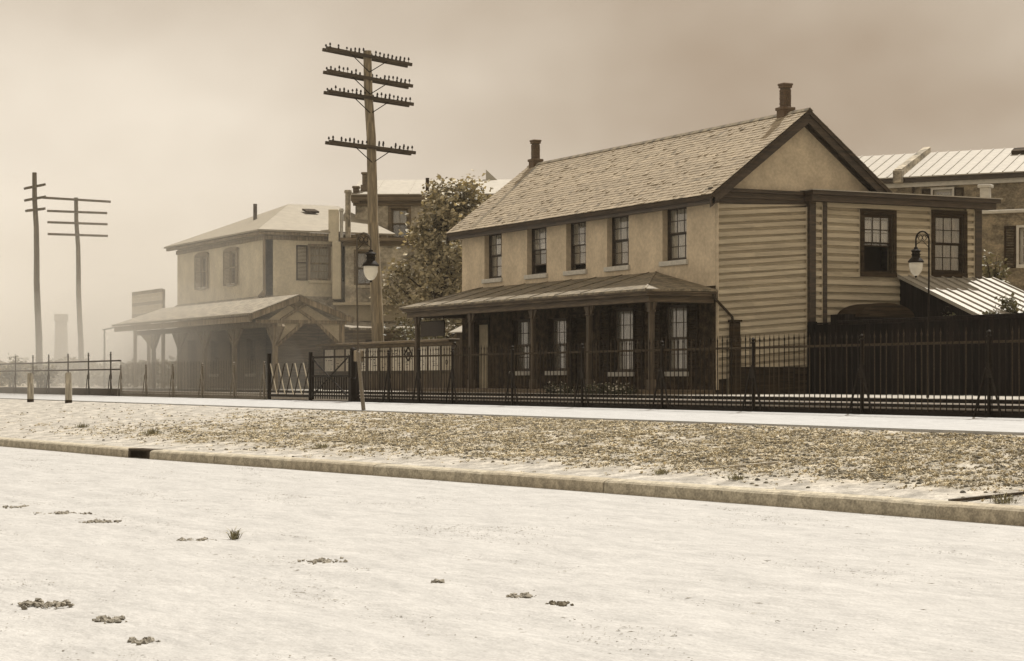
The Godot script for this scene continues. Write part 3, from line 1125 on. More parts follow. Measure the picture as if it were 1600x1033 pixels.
# one lapped board on a wall that faces +x; its left end is at z0, y0 and its right end at z1, y1
func board_x(z0: float, z1: float, ya: float, yb: float, expo: float, top: float, x := 0.004) -> MB:
	var m := MB.new()
	var sec := func(z: float, y: float) -> Array:
		var r := []
		for q in [[0.0, 0.0], [0.095, 0.0], [0.10, 0.03], [0.092, 0.58], [0.072, 0.62], [0.012, 0.66], [0.004, 0.74], [0.004, 1.04], [0.0, 1.04]]:
			r.append(Vector3(x + q[0], minf(y + q[1] * expo, top + 0.02 * q[1]), z))
		return r
	var a: Array = sec.call(z0, ya)
	var b: Array = sec.call(z1, yb)
	for i in 8:
		m.quad(a[i], b[i], b[i + 1], a[i + 1])
	for i in range(1, 8):
		m.tri(a[0], a[i], a[i + 1])
		m.tri(b[0], b[i + 1], b[i])
	return m


func build_porch(h: Node3D) -> void:
	var fl := MB.new()
	fl.cbox(Vector3(-16.6, 0.1, 0.01), Vector3(0.0, 0.32, 2.25), 0.01)
	part(h, "porch_floor", fl, M.porch_trim)
	var rf := MB.new()
	var E := 2.42
	var yl := 3.16
	var yt := 3.84
	var a := Vector3(-16.9, yl, E)
	var b := Vector3(0.14, yl, E)
	var c := Vector3(-3.3, yt, 0.002)
	var d := Vector3(-15.2, yt, 0.002)
	var b2 := Vector3(0.14, yl + 0.02, 0.05)
	var a2 := Vector3(-16.9, yl, 0.05)
	for q in [[a, b, c, d], [b, b2, c], [a2, a, d]]:
		rf.prism(q, Vector3(0, -0.06, 0))
	var roof := part(h, "porch_roof", rf, M.porch_tin)
	var sm := MB.new()
	for i in 9:   # worn standing seams
		var x := -15.0 + i * 1.62
		var s1 := MB.new()
		var back := Vector3(x, yt + 0.008, 0.03)
		if x > c.x or x < d.x:
			continue
		s1.beam(Vector3(x, yl + 0.012, E - 0.02), back, 0.02, 0.025, Vector3.UP)
		part(roof, "seam", s1, M.porch_tin)
	sm.beam(b + Vector3(-0.02, 0.01, -0.02), c + Vector3(0, 0.01, 0), 0.05, 0.03)
	sm.beam(a + Vector3(0.02, 0.01, -0.02), d + Vector3(0, 0.01, 0), 0.05, 0.03)
	part(roof, "hip_cap", sm, M.porch_tin)
	var bm := MB.new()   # cornice in three steps and the beam beneath
	for q in [[3.06, 3.10, 2.40], [2.98, 3.058, 2.34], [2.80, 2.978, 2.22]]:
		bm.box(Vector3(-16.5 - (q[2] - 2.1), q[0], q[2] - 0.30), Vector3(0.02 + (q[2] - 2.25), q[1], q[2]))
		bm.box(Vector3(-0.26 + (q[2] - 2.25), q[0], 0.06), Vector3(0.02 + (q[2] - 2.25), q[1], q[2] - 0.302))
		bm.box(Vector3(-16.5 - (q[2] - 2.1), q[0], 0.06), Vector3(-16.25 - (q[2] - 2.1), q[1], q[2] - 0.302))
	part(h, "porch_beam", bm, M.porch_trim)
	var ce := MB.new()
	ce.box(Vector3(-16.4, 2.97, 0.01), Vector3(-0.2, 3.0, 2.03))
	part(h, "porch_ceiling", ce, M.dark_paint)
	for x in [-16.1, -11.78, -7.34, -3.73, -0.16]:
		var p := MB.new()
		p.cbox(Vector3(-0.10, 0.32, -0.10), Vector3(0.10, 0.62, 0.10), 0.012)
		p.cbox(Vector3(-0.075, 0.62, -0.075), Vector3(0.075, 2.52, 0.075), 0.02)
		p.cbox(Vector3(-0.10, 2.52, -0.10), Vector3(0.10, 2.585, 0.10), 0.012)
		p.cbox(Vector3(-0.085, 2.585, -0.085), Vector3(0.085, 2.80, 0.085), 0.012)
		for s in [-1, 1]:   # little brackets under the beam
			p.prism([Vector3(0.076 * s, 2.44, 0.03), Vector3(0.30 * s, 2.795, 0.03), Vector3(0.076 * s, 2.795, 0.03)] if s > 0 else [Vector3(0.076 * s, 2.44, 0.03), Vector3(0.076 * s, 2.795, 0.03), Vector3(0.30 * s, 2.795, 0.03)], Vector3(0, 0, -0.06))
		part(h, "porch_post", p, M.post_paint, Transform3D(Basis(), Vector3(x, 0, 2.05)))
	# flower beds along the porch front
	for q in [[-5.4, -3.95, "low clump of white flowers before the porch, between its last two posts", 3], [-3.2, -0.5, "long row of white flowers at the foot of the porch's near end", 4]]:
		var t := thing("flower_bed", q[2], "flowers", Vector3.ZERO, "flowers along the porch")
		var lv := MB.new()
		var fw := MB.new()
		var lo: float = q[0]
		var hi: float = q[1]
		for i in int((hi - lo) * 190):
			var p := Vector3(rng.randf_range(lo, hi), 0.24 + 0.32 * rng.randf() * rng.randf(), rng.randf_range(2.34, 2.72))
			leaf(lv, p, rng.randf_range(0.04, 0.08), Color(0.075, 0.075, 0.04) * rng.randf_range(0.6, 1.3))
			if rng.randf() < 0.26:
				leaf(fw, p + Vector3(0, 0.05, 0.03), rng.randf_range(0.03, 0.05), Color(0.62, 0.58, 0.50))
		part(t, "leaves", lv, M.leaf, Transform3D(), "stuff")
		part(t, "blossoms", fw, M.leaf, Transform3D(), "stuff")


func leaf(mb: MB, p: Vector3, r: float, c: Color, droop := 0.5) -> void:
	var d := Vector3(rng.randfn(), rng.randfn() * 0.5 - droop * 0.4, rng.randfn()).normalized()
	var s := d.cross(Vector3(rng.randfn(), rng.randfn() + 1.2, rng.randfn())).normalized()
	var nn := s.cross(d)
	mb.col = Color(c.r, c.g, c.b)
	var a := p
	var b := p + d * r * 2.0
	var m := p + d * r * 0.85
	mb.tri(a, m + s * r * 0.75 + nn * r * 0.25, b)
	mb.tri(a, b, m - s * r * 0.75 + nn * r * 0.25)


# ---------------------------------------------------------------- fences
func build_fences() -> void:
	# tall board fence at the right
	var f := thing("board_fence", "tall dark close boarded fence from the clapboard wing to the right edge", "fence", Vector3(0, 0, -3.1))
	var meshes := []
	for i in 3:
		var p := MB.new()
		p.cbox(Vector3(0.002, 0.2, -0.012), Vector3(0.196 - 0.002 * i, 2.22, 0.012), 0.004)
		meshes.append(p.mesh())
	var x := 0.50
	var i := 0
	while x < 14.0:
		part(f, "plank", meshes[i % 3], [M.tall_fence, M.tall_fence_b, M.tall_fence_c][rng.randi() % 3], Transform3D(Basis(Vector3.FORWARD, rng.randf_range(-0.004, 0.004)), Vector3(x, rng.randf_range(-0.012, 0.008), rng.randf_range(-0.006, 0.006))))
		x += 0.2
		i += 1
	var c := MB.new()
	c.cbox(Vector3(1.62, 2.24, -0.07), Vector3(14.0, 2.29, 0.07), 0.008)
	c.cbox(Vector3(1.62, 2.16, 0.02), Vector3(14.0, 2.238, 0.055), 0.006)
	c.cbox(Vector3(0.48, 2.22, -0.05), Vector3(1.615, 2.255, 0.05), 0.006)
	part(f, "cap_rail", c, M.tall_fence_b)
	for y in [0.5, 1.9]:
		var r := MB.new()
		r.box(Vector3(0.5, y, -0.10), Vector3(14.0, y + 0.09, -0.025))
		part(f, "rail", r, M.tall_fence)
	for k in 6:
		var p := MB.new()
		p.box(Vector3(0.5 + 2.5 * k, 0.1, -0.2), Vector3(0.62 + 2.5 * k, 2.2, -0.102))
		part(f, "post", p, M.tall_fence)
	var ep := MB.new()
	ep.cbox(Vector3(0.20, 0.2, -0.08), Vector3(0.48, 2.30, 0.10), 0.015)
	part(f, "post", ep, M.tall_fence_c)
	# iron picket fence along the tracks
	picket_fence(-4.8, 26.0, [-2.39, -0.39, 1.7, 5.1, 8.6, 12.1, 15.56, 19.1, 22.6], "long dark iron picket fence with braced posts in front of the porch house")
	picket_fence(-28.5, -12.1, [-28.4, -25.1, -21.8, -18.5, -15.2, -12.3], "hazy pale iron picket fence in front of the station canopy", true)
	# the open two rail length at the far left
	var o := thing("rail_fence", "open two rail iron fence on splayed braces at the far left", "fence", Vector3(0, 0, 9.07))
	for y in [1.02, 1.36]:
		var r := MB.new()
		r.beam(Vector3(-58, y, 0), Vector3(-28.6, y, 0), 0.045, 0.06)
		part(o, "rail", r, M.rusty_iron)
	var b := MB.new()
	b.box(Vector3(-58, -0.05, -0.02), Vector3(-28.6, 0.26, 0.03))
	part(o, "base_board", b, M.rusty_iron)
	for xx in [-56.0, -52.6, -49.2, -45.6, -42.3, -39.5, -36.26, -33.06, -29.8]:
		brace(o, xx, 1.62, M.rusty_iron)
	# folding lattice gate
	var g := thing("lattice_gate", "folding lattice gate of crossed slats drawn across the gap in the fence", "gate", Vector3(0, 0, 9.07))
	for k in 5:
		var xx := -11.9 + k * 0.72
		for s in [0, 1]:
			var p := MB.new()
			p.beam(Vector3(xx, 0.1 if s == 0 else 1.12, 0.02 - 0.03 * s), Vector3(xx + 0.62, 1.12 if s == 0 else 0.1, 0.02 - 0.03 * s), 0.02, 0.036)
			part(g, "slat", p, M.rusty_iron if s == 0 else M.canopy_panel)
	for xx in [-11.98, -8.4]:
		var p := MB.new()
		p.cbox(Vector3(xx - 0.05, -0.05, -0.05), Vector3(xx + 0.05, 1.45, 0.05), 0.01)
		part(g, "post", p, M.iron)
	var gr := MB.new()
	gr.beam(Vector3(-11.98, 0.12, 0), Vector3(-8.4, 0.12, 0), 0.05, 0.08)
	part(g, "rail", gr, M.iron)
	# braced picket gate and its post
	g = thing("picket_gate", "iron picket gate with crossed diagonal braces beside the stout gate post", "gate", Vector3(0, 0, 9.07))
	for y in [1.28, 0.72, 0.14]:
		var r := MB.new()
		r.beam(Vector3(-8.2, y, 0), Vector3(-5.35, y, 0), 0.04, 0.055)
		part(g, "rail", r, M.iron)
	for s in 2:
		var r := MB.new()
		r.beam(Vector3(-8.15, 0.15 if s == 0 else 1.25, 0.03 + 0.02 * s), Vector3(-5.4, 1.25 if s == 0 else 0.15, 0.03 + 0.02 * s), 0.02, 0.04)
		part(g, "diagonal_brace", r, M.iron)
	var pk := MB.new()
	pk.box(Vector3(-0.012, 0.04, -0.012), Vector3(0.012, 0.72, 0.012))
	var pm := pk.mesh()
	for k in 15:
		part(g, "picket", pm, M.iron, Transform3D(Basis(), Vector3(-8.05 + k * 0.185, 0, -0.03)))
	for xx in [-8.22, -5.33]:
		var p := MB.new()
		p.box(Vector3(xx - 0.03, 0.02, -0.03), Vector3(xx + 0.03, 1.32, 0.03))
		part(g, "stile", p, M.iron)
	var gp := thing("gate_post", "stout dark gate post with a pale box on its side", "post", Vector3(-5.0, -0.05, 9.1))
	var q := MB.new()
	q.cbox(Vector3(-0.13, 0, -0.10), Vector3(0.10, 0.72, 0.10), 0.02)
	q.cbox(Vector3(-0.085, 0.72, -0.07), Vector3(0.055, 1.5, 0.07), 0.015)
	q.lathe([[0.085, 1.5], [0.085, 1.53], [0.05, 1.58], [0.0, 1.6]], 10, Transform3D(Basis(), Vector3(-0.015, 0, 0)))
	part(gp, "shaft", q, M.iron)
	q = MB.new()
	q.cbox(Vector3(0.08, 1.18, -0.09), Vector3(0.62, 1.50, 0.02), 0.015)
	part(gp, "box", q, M.canopy_wood)
	q = MB.new()
	q.cbox(Vector3(0.22, 0.1, -0.06), Vector3(0.30, 1.18, 0.0), 0.01)
	part(gp, "box_leg", q, M.iron)


func brace(o: Node3D, x: float, top: float, m: Material) -> void:
	var p := MB.new()
	p.cbox(Vector3(-0.025, -0.05, -0.025), Vector3(0.025, top, 0.025), 0.005)
	p.lathe([[0.0, top + 0.11], [0.04, top + 0.07], [0.02, top + 0.02], [0.05, top], [0.05, top - 0.02], [0.0, top - 0.02]], 8)
	p.prism([Vector3(-0.075, 0.64, 0.03), Vector3(0.075, 0.64, 0.03), Vector3(0.026, 0.9, 0.03), Vector3(-0.026, 0.9, 0.03)], Vector3(0, 0, -0.06))
	var post := part(o, "brace_post", p, m, Transform3D(Basis(), Vector3(x, 0, 0.05)))
	for s in [-1, 1]:
		var l := MB.new()
		l.beam(Vector3(0.05 * s, 0.80, 0.03), Vector3(0.36 * s, -0.05, 0.03), 0.026, 0.032)
		part(post, "brace", l, m)


func picket_fence(x0: float, x1: float, braces: Array, label: String, pale := false) -> void:
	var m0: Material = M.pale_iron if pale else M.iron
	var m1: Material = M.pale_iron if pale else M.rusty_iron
	var f := thing("iron_fence", label, "fence", Vector3(0, 0, 9.07), "iron fences beside the tracks")
	for y in ([[0.15, 0.05]] if pale else [[1.24, 0.045], [0.15, 0.06]]):
		var r := MB.new()
		r.beam(Vector3(x0, y[0], 0), Vector3(x1, y[0], 0), 0.045, y[1])
		part(f, "rail", r, m1 if y[0] > 1 else m0)
	var b := MB.new()
	b.box(Vector3(x0, -0.05, -0.03), Vector3(x1, 0.085, 0.0))
	part(f, "base_board", b, m0)
	var pk := MB.new()
	pk.tube([Vector3(0, 0.05, 0), Vector3(0, 1.42, 0), Vector3(0, 1.50, 0)], [0.0105, 0.0105, 0.002], 6, false)
	pk.lathe([[0.011, 1.36], [0.018, 1.40], [0.011, 1.43]], 6)
	if pale:
		pk = MB.new()
		pk.tube([Vector3(0, 0.05, 0), Vector3(0, 1.2, 0), Vector3(0, 1.28, 0)], [0.007, 0.007, 0.002], 5, false)
	var pm := pk.mesh()
	var n := int((x1 - x0) / 0.168)
	for i in n:
		part(f, "picket", pm, m1 if rng.randf() < 0.5 else m0, Transform3D(Basis(Vector3.FORWARD, rng.randf_range(-0.01, 0.01)), Vector3(x0 + 0.06 + i * 0.168, rng.randf_range(-0.012, 0.012), 0.025)))
	for x in braces:
		brace(f, x, 1.1 if pale else 1.34, m0)


# ---------------------------------------------------------------- lamps, poles, posts
func lamp(at: Vector3, lean: float, dir: float, base_w: float, size: float, label: String) -> void:
	# the crook swings sideways as seen from the road: across the street and a little along it
	var side := Vector3(0.454, 0, -0.891) * dir
	var t := thing("gas_lamp", label, "street lamp", at, "gas lamps with a crook post")
	t.scale = Vector3.ONE * size
	var back := -side * lean
	var y1 := 1.33
	var p := MB.new()
	p.tube([Vector3(0, -0.2, 0), Vector3(0, 0.02, 0), back * 0.5 + Vector3(0, 0.65, 0), back + Vector3(0, y1, 0)], [base_w * 1.15, base_w * 1.1, base_w, base_w * 0.85], 12)
	p.lathe([[base_w * 0.9, 0], [base_w * 1.15, 0.02], [base_w * 1.15, 0.06], [base_w * 0.7, 0.09]], 12, Transform3D(Basis(), back + Vector3(0, y1, 0)))
	part(t, "base", p, M.pale_iron if base_w > 0.04 else M.iron)
	var arm := [back + Vector3(0, y1, 0)]
	var top := back - side * 0.03
	arm.append(top + Vector3(0, 3.0, 0))
	arm.append(top + Vector3(0, 4.02, 0))
	var rad := 0.165
	for i in range(1, 9):
		var a := PI * i / 8.0
		arm.append(top + side * (rad - rad * cos(a)) + Vector3(0, 4.02 + rad * 1.25 * sin(a), 0))
	arm.append(top + side * rad * 2 + Vector3(0, 3.80, 0))
	p = MB.new()
	var rr := []
	for i in arm.size():
		rr.append(0.022)
	p.tube(arm, rr, 8)
	part(t, "crook", p, M.pole_iron if base_w > 0.04 else M.iron)
	p = MB.new()   # scroll ornament inside the crook
	for s in [-1, 1]:
		var cc: Vector3 = top + side * (rad + s * 0.06) + Vector3(0, 4.06, 0)
		var pts := []
		var rs := []
		for i in 15:
			var a := TAU * 1.2 * i / 14.0
			pts.append(cc + side * s * (0.075 - 0.003 * i) * cos(a) + Vector3(0, (0.085 - 0.003 * i) * sin(a), 0))
			rs.append(0.010)
		p.tube(pts, rs, 6)
	p.tube([top + Vector3(0, 3.84, 0) + side * 0.02, top + side * 0.17 + Vector3(0, 4.0, 0), top + side * 0.31 + Vector3(0, 3.9, 0)], [0.010, 0.010, 0.010], 6)
	part(t, "scroll", p, M.iron)
	var c := Transform3D(Basis(), top + side * rad * 2 + Vector3(0, 3.0, 0))
	p = MB.new()
	p.lathe([[0.0, 0.84], [0.05, 0.82], [0.05, 0.78], [0.10, 0.765], [0.135, 0.73], [0.10, 0.70], [0.10, 0.655], [0.125, 0.64], [0.10, 0.61], [0.105, 0.57], [0.16, 0.52], [0.20, 0.47], [0.205, 0.44], [0.165, 0.435], [0.0, 0.435]], 20, c)
	part(t, "hood", p, M.iron)
	p = MB.new()
	p.lathe([[0.165, 0.434], [0.172, 0.38], [0.165, 0.29], [0.135, 0.20], [0.085, 0.13], [0.035, 0.10], [0.0, 0.095]], 20, c)
	part(t, "globe", p, M.globe)
	p = MB.new()
	p.lathe([[0.012, 0.434], [0.012, 0.36], [0.04, 0.34], [0.04, 0.22], [0.0, 0.20]], 10, c)
	part(t, "mantle", p, M.white_trim)
	p = MB.new()
	p.lathe([[0.03, 0.10], [0.03, 0.075], [0.012, 0.05], [0.0, 0.045]], 10, c)
	part(t, "finial", p, M.iron)


func utility_pole(label: String, base: Vector3, top: Vector3, rb: float, rt: float, arms: Array, dir: Vector3, double: bool, pins: bool, wood: Material) -> void:
	var t := thing("utility_pole", label, "utility pole", base, "wooden utility poles")
	var p := MB.new()
	var pts := []
	var rs := []
	for i in 9:
		var u := i / 8.0
		var q := (top - base) * u
		if i > 0 and i < 8:
			q += Vector3(sin(i * 2.3) * 0.03, 0, cos(i * 1.7) * 0.03)
		pts.append(q)
		rs.append(lerpf(rb, rt, u))
	pts[0].y -= 0.4
	p.tube(pts, rs, 14)
	part(t, "pole", p, wood)
	var pin := MB.new()
	pin.lathe([[0.013, 0.0], [0.013, 0.09], [0.042, 0.095], [0.047, 0.13], [0.032, 0.145], [0.038, 0.17], [0.0, 0.20]], 8)
	var pin_m := pin.mesh()
	var across := Vector3(dir.z, 0, -dir.x)
	for a in arms:   # [height, length, pins per arm, tilt]
		var c: Vector3 = (top - base) * (a[0] / (top.y - base.y))
		var d: Vector3 = (dir + Vector3(0, a[3], 0)).normalized()
		for s in ([-1, 1] if double else [1]):
			var off: Vector3 = across * (rt + 0.055) * s
			var b := MB.new()
			b.beam(c + off - d * a[1] / 2, c + off + d * a[1] / 2, 0.10, 0.125)
			var arm := part(t, "crossarm", b, M.crossarm_wood if pins else wood)
			if pins:
				var k: int = a[2]
				for i in k:
					if rng.randf() < 0.2:
						continue
					var u: float = (i + 0.5) / k - 0.5
					if absf(u) < 0.04:
						continue
					part(arm, "insulator", pin_m, M.ink, Transform3D(Basis().scaled(Vector3(1, rng.randf_range(0.75, 1.25), 1)), c + off + d * a[1] * u * 0.97 + Vector3(0, 0.06, 0)))
		if pins:
			for s in [-1, 1]:
				var b := MB.new()
				b.beam(c + across * (rt + 0.02) - Vector3(0, 0.62, 0), c + across * (rt + 0.02) + d * s * a[1] * 0.21 - Vector3(0, 0.05, 0), 0.012, 0.035)
				part(t, "arm_brace", b, M.iron)


func build_street_things() -> void:
	lamp(Vector3(3.49, -0.14, 12.35), 0.13, 1.0, 0.045, 1.02, "gas lamp on a leaning pale post at the edge of the footway")
	lamp(Vector3(12.66, 0.2, 2.50), 0.0, -1.0, 0.034, 0.885, "gas lamp before the clapboard wing above the tall dark fence")
	var arm := Vector3(0, 0, 1)
	utility_pole("tall near utility pole with four crossarms of insulators behind the poster board", Vector3(-25.87, 0, -0.72), Vector3(-26.11, 13.75, -0.29), 0.265, 0.165,
		[[13.50, 3.7, 20, 0.11], [12.62, 3.7, 20, 0.10], [11.85, 3.7, 20, 0.08], [9.88, 3.72, 20, 0.07]], arm, true, true, M.pole_wood)
	utility_pole("far hazy utility pole with four long bare crossarms", Vector3(-64.03, 0.0, 1.01), Vector3(-64.2, 10.85, 1.3), 0.17, 0.11,
		[[10.72, 3.85, 0, 0.02], [10.03, 3.4, 0, 0.0], [9.4, 3.4, 0, 0.0], [8.74, 3.4, 0, 0.0]], arm, false, false, M.old_pole)
	utility_pole("leaning utility pole with three short crossarms at the left edge", Vector3(-60.13, 0.0, 4.36), Vector3(-60.25, 11.75, 4.62), 0.20, 0.12,
		[[11.0, 1.1, 0, -0.24], [10.35, 1.1, 0, -0.22], [9.75, 1.0, 0, -0.15]], arm, true, false, M.old_pole)
	var nz := FastNoiseLite.new()
	for q in [[Vector3(-25.9, -0.20, 13.25), "pale wooden bollard at the extreme left edge of the footway"], [Vector3(-20.9, -0.19, 13.15), "pale wooden bollard in front of the leaning utility pole"]]:
		var t := thing("bollard", q[1], "bollard", q[0], "pale wooden bollards")
		var b := MB.new()
		b.tube([Vector3(0, 0.1, 0), Vector3(0.01, 0.6, 0), Vector3(0, 1.0, 0.01), Vector3(0, 1.06, 0.01)], [0.125, 0.12, 0.115, 0.08], 12)
		part(t, "shaft", b, M.post_white)
		b = MB.new()
		b.tube([Vector3(0, -0.1, 0), Vector3(0, 0.102, 0)], [0.128, 0.126], 12)
		part(t, "foot", b, M.dark_wall)


# ---------------------------------------------------------------- poster board, shed, lean-to
func build_yard() -> void:
	var t := thing("poster_board", "long boarded poster hoarding with pale sheets between dark uprights", "hoarding", Vector3(-29.6, 0, 0.2))
	var len := 12.55
	var b := MB.new()
	b.box(Vector3(0, 0.25, -0.10), Vector3(len, 1.95, -0.04))
	part(t, "back_boards", b, M.board_frame)
	b = MB.new()
	b.cbox(Vector3(-0.3, 1.98, -0.22), Vector3(len + 0.1, 2.09, 0.24), 0.02)
	b.box(Vector3(-0.1, 1.86, -0.039), Vector3(len, 1.978, 0.04))
	part(t, "cornice", b, M.board_cap)
	for y in [0.86, 0.16]:
		b = MB.new()
		b.box(Vector3(0, y, -0.0388), Vector3(len, y + 0.09, -0.008))
		part(t, "rail", b, M.board_frame)
	var n := 11
	var w := len / n
	var kinds := [M.poster_a, M.poster_c, M.poster_b, M.poster_a, M.poster_a, M.poster_c, M.poster_b, M.poster_b, M.poster_a, M.poster_a, M.poster_c]
	for i in n + 1:
		b = MB.new()
		var ww := 0.075 if i % 2 == 0 else 0.055
		if i == n:
			ww = 0.22
		b.box(Vector3(i * w - ww, 0.0, -0.039), Vector3(i * w + ww, 1.86, -0.012))
		part(t, "upright", b, M.board_frame)
		if i == n:
			break
		b = MB.new()
		b.box(Vector3(i * w + 0.09, 0.96, -0.0385), Vector3((i + 1) * w - 0.09, 1.84, -0.03))
		var ps := part(t, "poster", b, kinds[i])
		var ink := MB.new()   # rows of print too small to read
		var y := 1.74
		while y > 1.05:
			var hh := rng.randf_range(0.015, 0.04)
			var x := i * w + 0.2
			while x < (i + 1) * w - 0.25:
				var l := rng.randf_range(0.04, 0.16)
				if rng.randf() < 0.3:
					ink.box(Vector3(x, y - hh, -0.0305), Vector3(minf(x + l, (i + 1) * w - 0.2), y, -0.0285))
				x += l + 0.03
			y -= hh + rng.randf_range(0.03, 0.10)
		if i == 7:   # a dark lozenge pasted over the print
			var cx := (i + 0.5) * w
			for k in 4:
				var p := [Vector3(cx, 1.84, 0), Vector3(cx + 0.34, 1.58, 0), Vector3(cx, 1.32, 0), Vector3(cx - 0.34, 1.58, 0)]
				ink.beam(p[k] + Vector3(0, 0, -0.02), p[(k + 1) % 4] + Vector3(0, 0, -0.02), 0.02, 0.09, Vector3(0, 0, 1))
			ink.box(Vector3(cx - 0.1, 1.5, -0.0275), Vector3(cx + 0.1, 1.66, -0.02))
		if i == 10:
			ink.lathe([[0.10, 0.0], [0.10, 0.01], [0.06, 0.01], [0.06, 0.0]], 16, Transform3D(Basis(Vector3.RIGHT, PI / 2), Vector3((i + 0.45) * w, 1.25, -0.03)))
		part(ps, "print", ink, M.ink)
	for i in n:
		b = MB.new()
		b.box(Vector3(i * w + 0.1, 0.27, -0.0385), Vector3((i + 1) * w - 0.1, 0.84, -0.02))
		part(t, "lower_panel", b, M.board_frame if i % 2 else M.shed_board)
	# sign hung under the far end of the porch
	t = thing("hanging_sign", "blank dark signboard hanging under the far end of the porch roof", "sign", Vector3(-17.1, 2.70, 1.0))
	b = MB.new()
	b.cbox(Vector3(-1.0, -0.53, -0.025), Vector3(1.0, -0.02, 0.025), 0.008)
	part(t, "board", b, M.ink)
	b = MB.new()
	for x in [-0.2, 0.9]:
		b.beam(Vector3(x, -0.03, 0), Vector3(x, 0.36, 0), 0.015, 0.015)
	b.beam(Vector3(-1.0, 0.0, 0), Vector3(1.0, 0.0, 0), 0.03, 0.04)
	part(t, "hanger", b, M.iron)
	# small shed past the porch
	t = thing("small_shed", "small grey board shed with a bright tin roof beyond the porch", "shed", Vector3(-19.0, 0, -2.2))
	b = MB.new()
	b.box(Vector3(-1.0, 0.0, -1.5), Vector3(1.3, 2.45, 0.9))
	b.prism([Vector3(1.3, 2.45, 0.9), Vector3(1.3, 2.45, -1.5), Vector3(1.3, 3.0, -0.3)], Vector3(-2.3, 0, 0))
	part(t, "wall", b, M.shed_board)
	for i in 12:
		b = MB.new()
		b.box(Vector3(1.302, 0.2, 0.9 - 0.2 * i - 0.19), Vector3(1.318, 2.4, 0.9 - 0.2 * i))
		part(t, "plank", b, M.shed_board)
	b = MB.new()
	b.prism([Vector3(-1.2, 2.40, 1.1), Vector3(1.55, 2.40, 1.1), Vector3(1.55, 3.06, -0.3), Vector3(-1.2, 3.06, -0.3)], Vector3(0, -0.04, 0))
	b.prism([Vector3(1.55, 2.40, -1.7), Vector3(-1.2, 2.40, -1.7), Vector3(-1.2, 3.06, -0.3), Vector3(1.55, 3.06, -0.3)], Vector3(0, -0.04, 0))
	part(t, "roof", b, M.tin)
	# lean-to against the wing
	t = thing("lean_to", "low lean-to with a bright battened tin roof against the clapboard wing", "shed", Vector3(0.16, 0, 0))
	var za := -6.25
	var zb := -9.95
	b = MB.new()
	b.prism([Vector3(0, 3.72, za), Vector3(3.7, 2.42, za), Vector3(3.7, 2.42, zb), Vector3(0, 3.72, zb)], Vector3(0, -0.05, 0))
	var rf := part(t, "roof", b, M.tin)
	for i in 10:
		b = MB.new()
		var z := lerpf(za - 0.05, zb + 0.05, i / 9.0)
		b.beam(Vector3(0.02, 3.738, z), Vector3(3.68, 2.448, z), 0.045, 0.05)
		part(rf, "batten", b, M.seam)
	for i in 17:
		b = MB.new()
		var x0 := 0.02 + i * 0.2
		var x1 := x0 + 0.194
		b.prism([Vector3(x0, 0.2, za - 0.12), Vector3(x1, 0.2, za - 0.12), Vector3(x1, 3.64 - x1 * 0.351, za - 0.12), Vector3(x0, 3.64 - x0 * 0.351, za - 0.12)], Vector3(0, 0, -0.025))
		part(t, "plank", b, M.tall_fence_b)
	b = MB.new()
	b.box(Vector3(3.35, 0.2, zb + 0.1), Vector3(3.4, 2.45, za - 0.13))
	part(t, "front_wall", b, M.tall_fence)
	# dark round topped coop behind the fence
	t = thing("coop", "low dark round topped coop showing above the tall fence", "shed", Vector3(0.9, 0, -4.9))
	b = MB.new()
	var arc := []
	for i in 13:
		var a := PI * i / 12.0
		arc.append(Vector3(0.6, 2.42 + 0.42 * sin(a), -cos(a) * -1.0))
	b.prism(arc, Vector3(-1.1, 0, 0))
	part(t, "roof", b, M.dark_paint)
	b = MB.new()
	b.box(Vector3(-0.45, 0.2, -0.95), Vector3(0.55, 2.419, 0.95))
	part(t, "wall", b, M.tall_fence)
	b = MB.new()
	b.box(Vector3(-0.3, 0.2, 0.951), Vector3(0.4, 2.50, 1.35))
	part(t, "step_box", b, M.tall_fence_b)
	# creeper over the lean-to edge
	t = thing("creeper", "leafy creeper spilling over the lower edge of the lean-to roof", "vine")
	var lv := MB.new()
	var vs := MB.new()
	for k in 11:
		var p := Vector3(rng.randf_range(2.9, 3.9), 2.35, -6.5 - k * 0.27)
		var pts := [p]
		var rs := [0.02]
		var top := rng.randf_range(0.15, 0.55) * (1.0 if k > 3 else 0.55)
		for i in 5:
			p += Vector3(rng.randf_range(-0.22, 0.06), top / 4, rng.randf_range(-0.12, 0.12))
			pts.append(p)
			rs.append(0.012)
			for j in 16:
				leaf(lv, p + Vector3(rng.randfn(), rng.randfn() * 0.6, rng.randfn()) * 0.13, rng.randf_range(0.05, 0.085), Color(0.10, 0.095, 0.05) * rng.randf_range(0.4, 1.5))
		vs.tube(pts, rs, 5)
	part(t, "stem", vs, M.bark)
	part(t, "leaves", lv, M.leaf, Transform3D(), "stuff")
	bush("wall_shrub", "loose leafy shrub growing up at the corner of the clapboard wing", Vector3(-0.3, 3.2, -10.35), 0.42, 1.35, 190, 0.10, Color(0.19, 0.175, 0.10), 0.9)
	bush("vine_heap", "tangled vines heaped behind the poster hoarding", Vector3(-24.3, 1.5, -1.6), 1.35, 1.35, 900, 0.08, Color(0.12, 0.11, 0.06), 1.4)
	bush("hydrangea_bush", "bush with pale blossoms beside the far porch post", Vector3(-24.2, 2.6, -4.6), 0.7, 1.2, 350, 0.10, Color(0.42, 0.39, 0.30), 1.0)


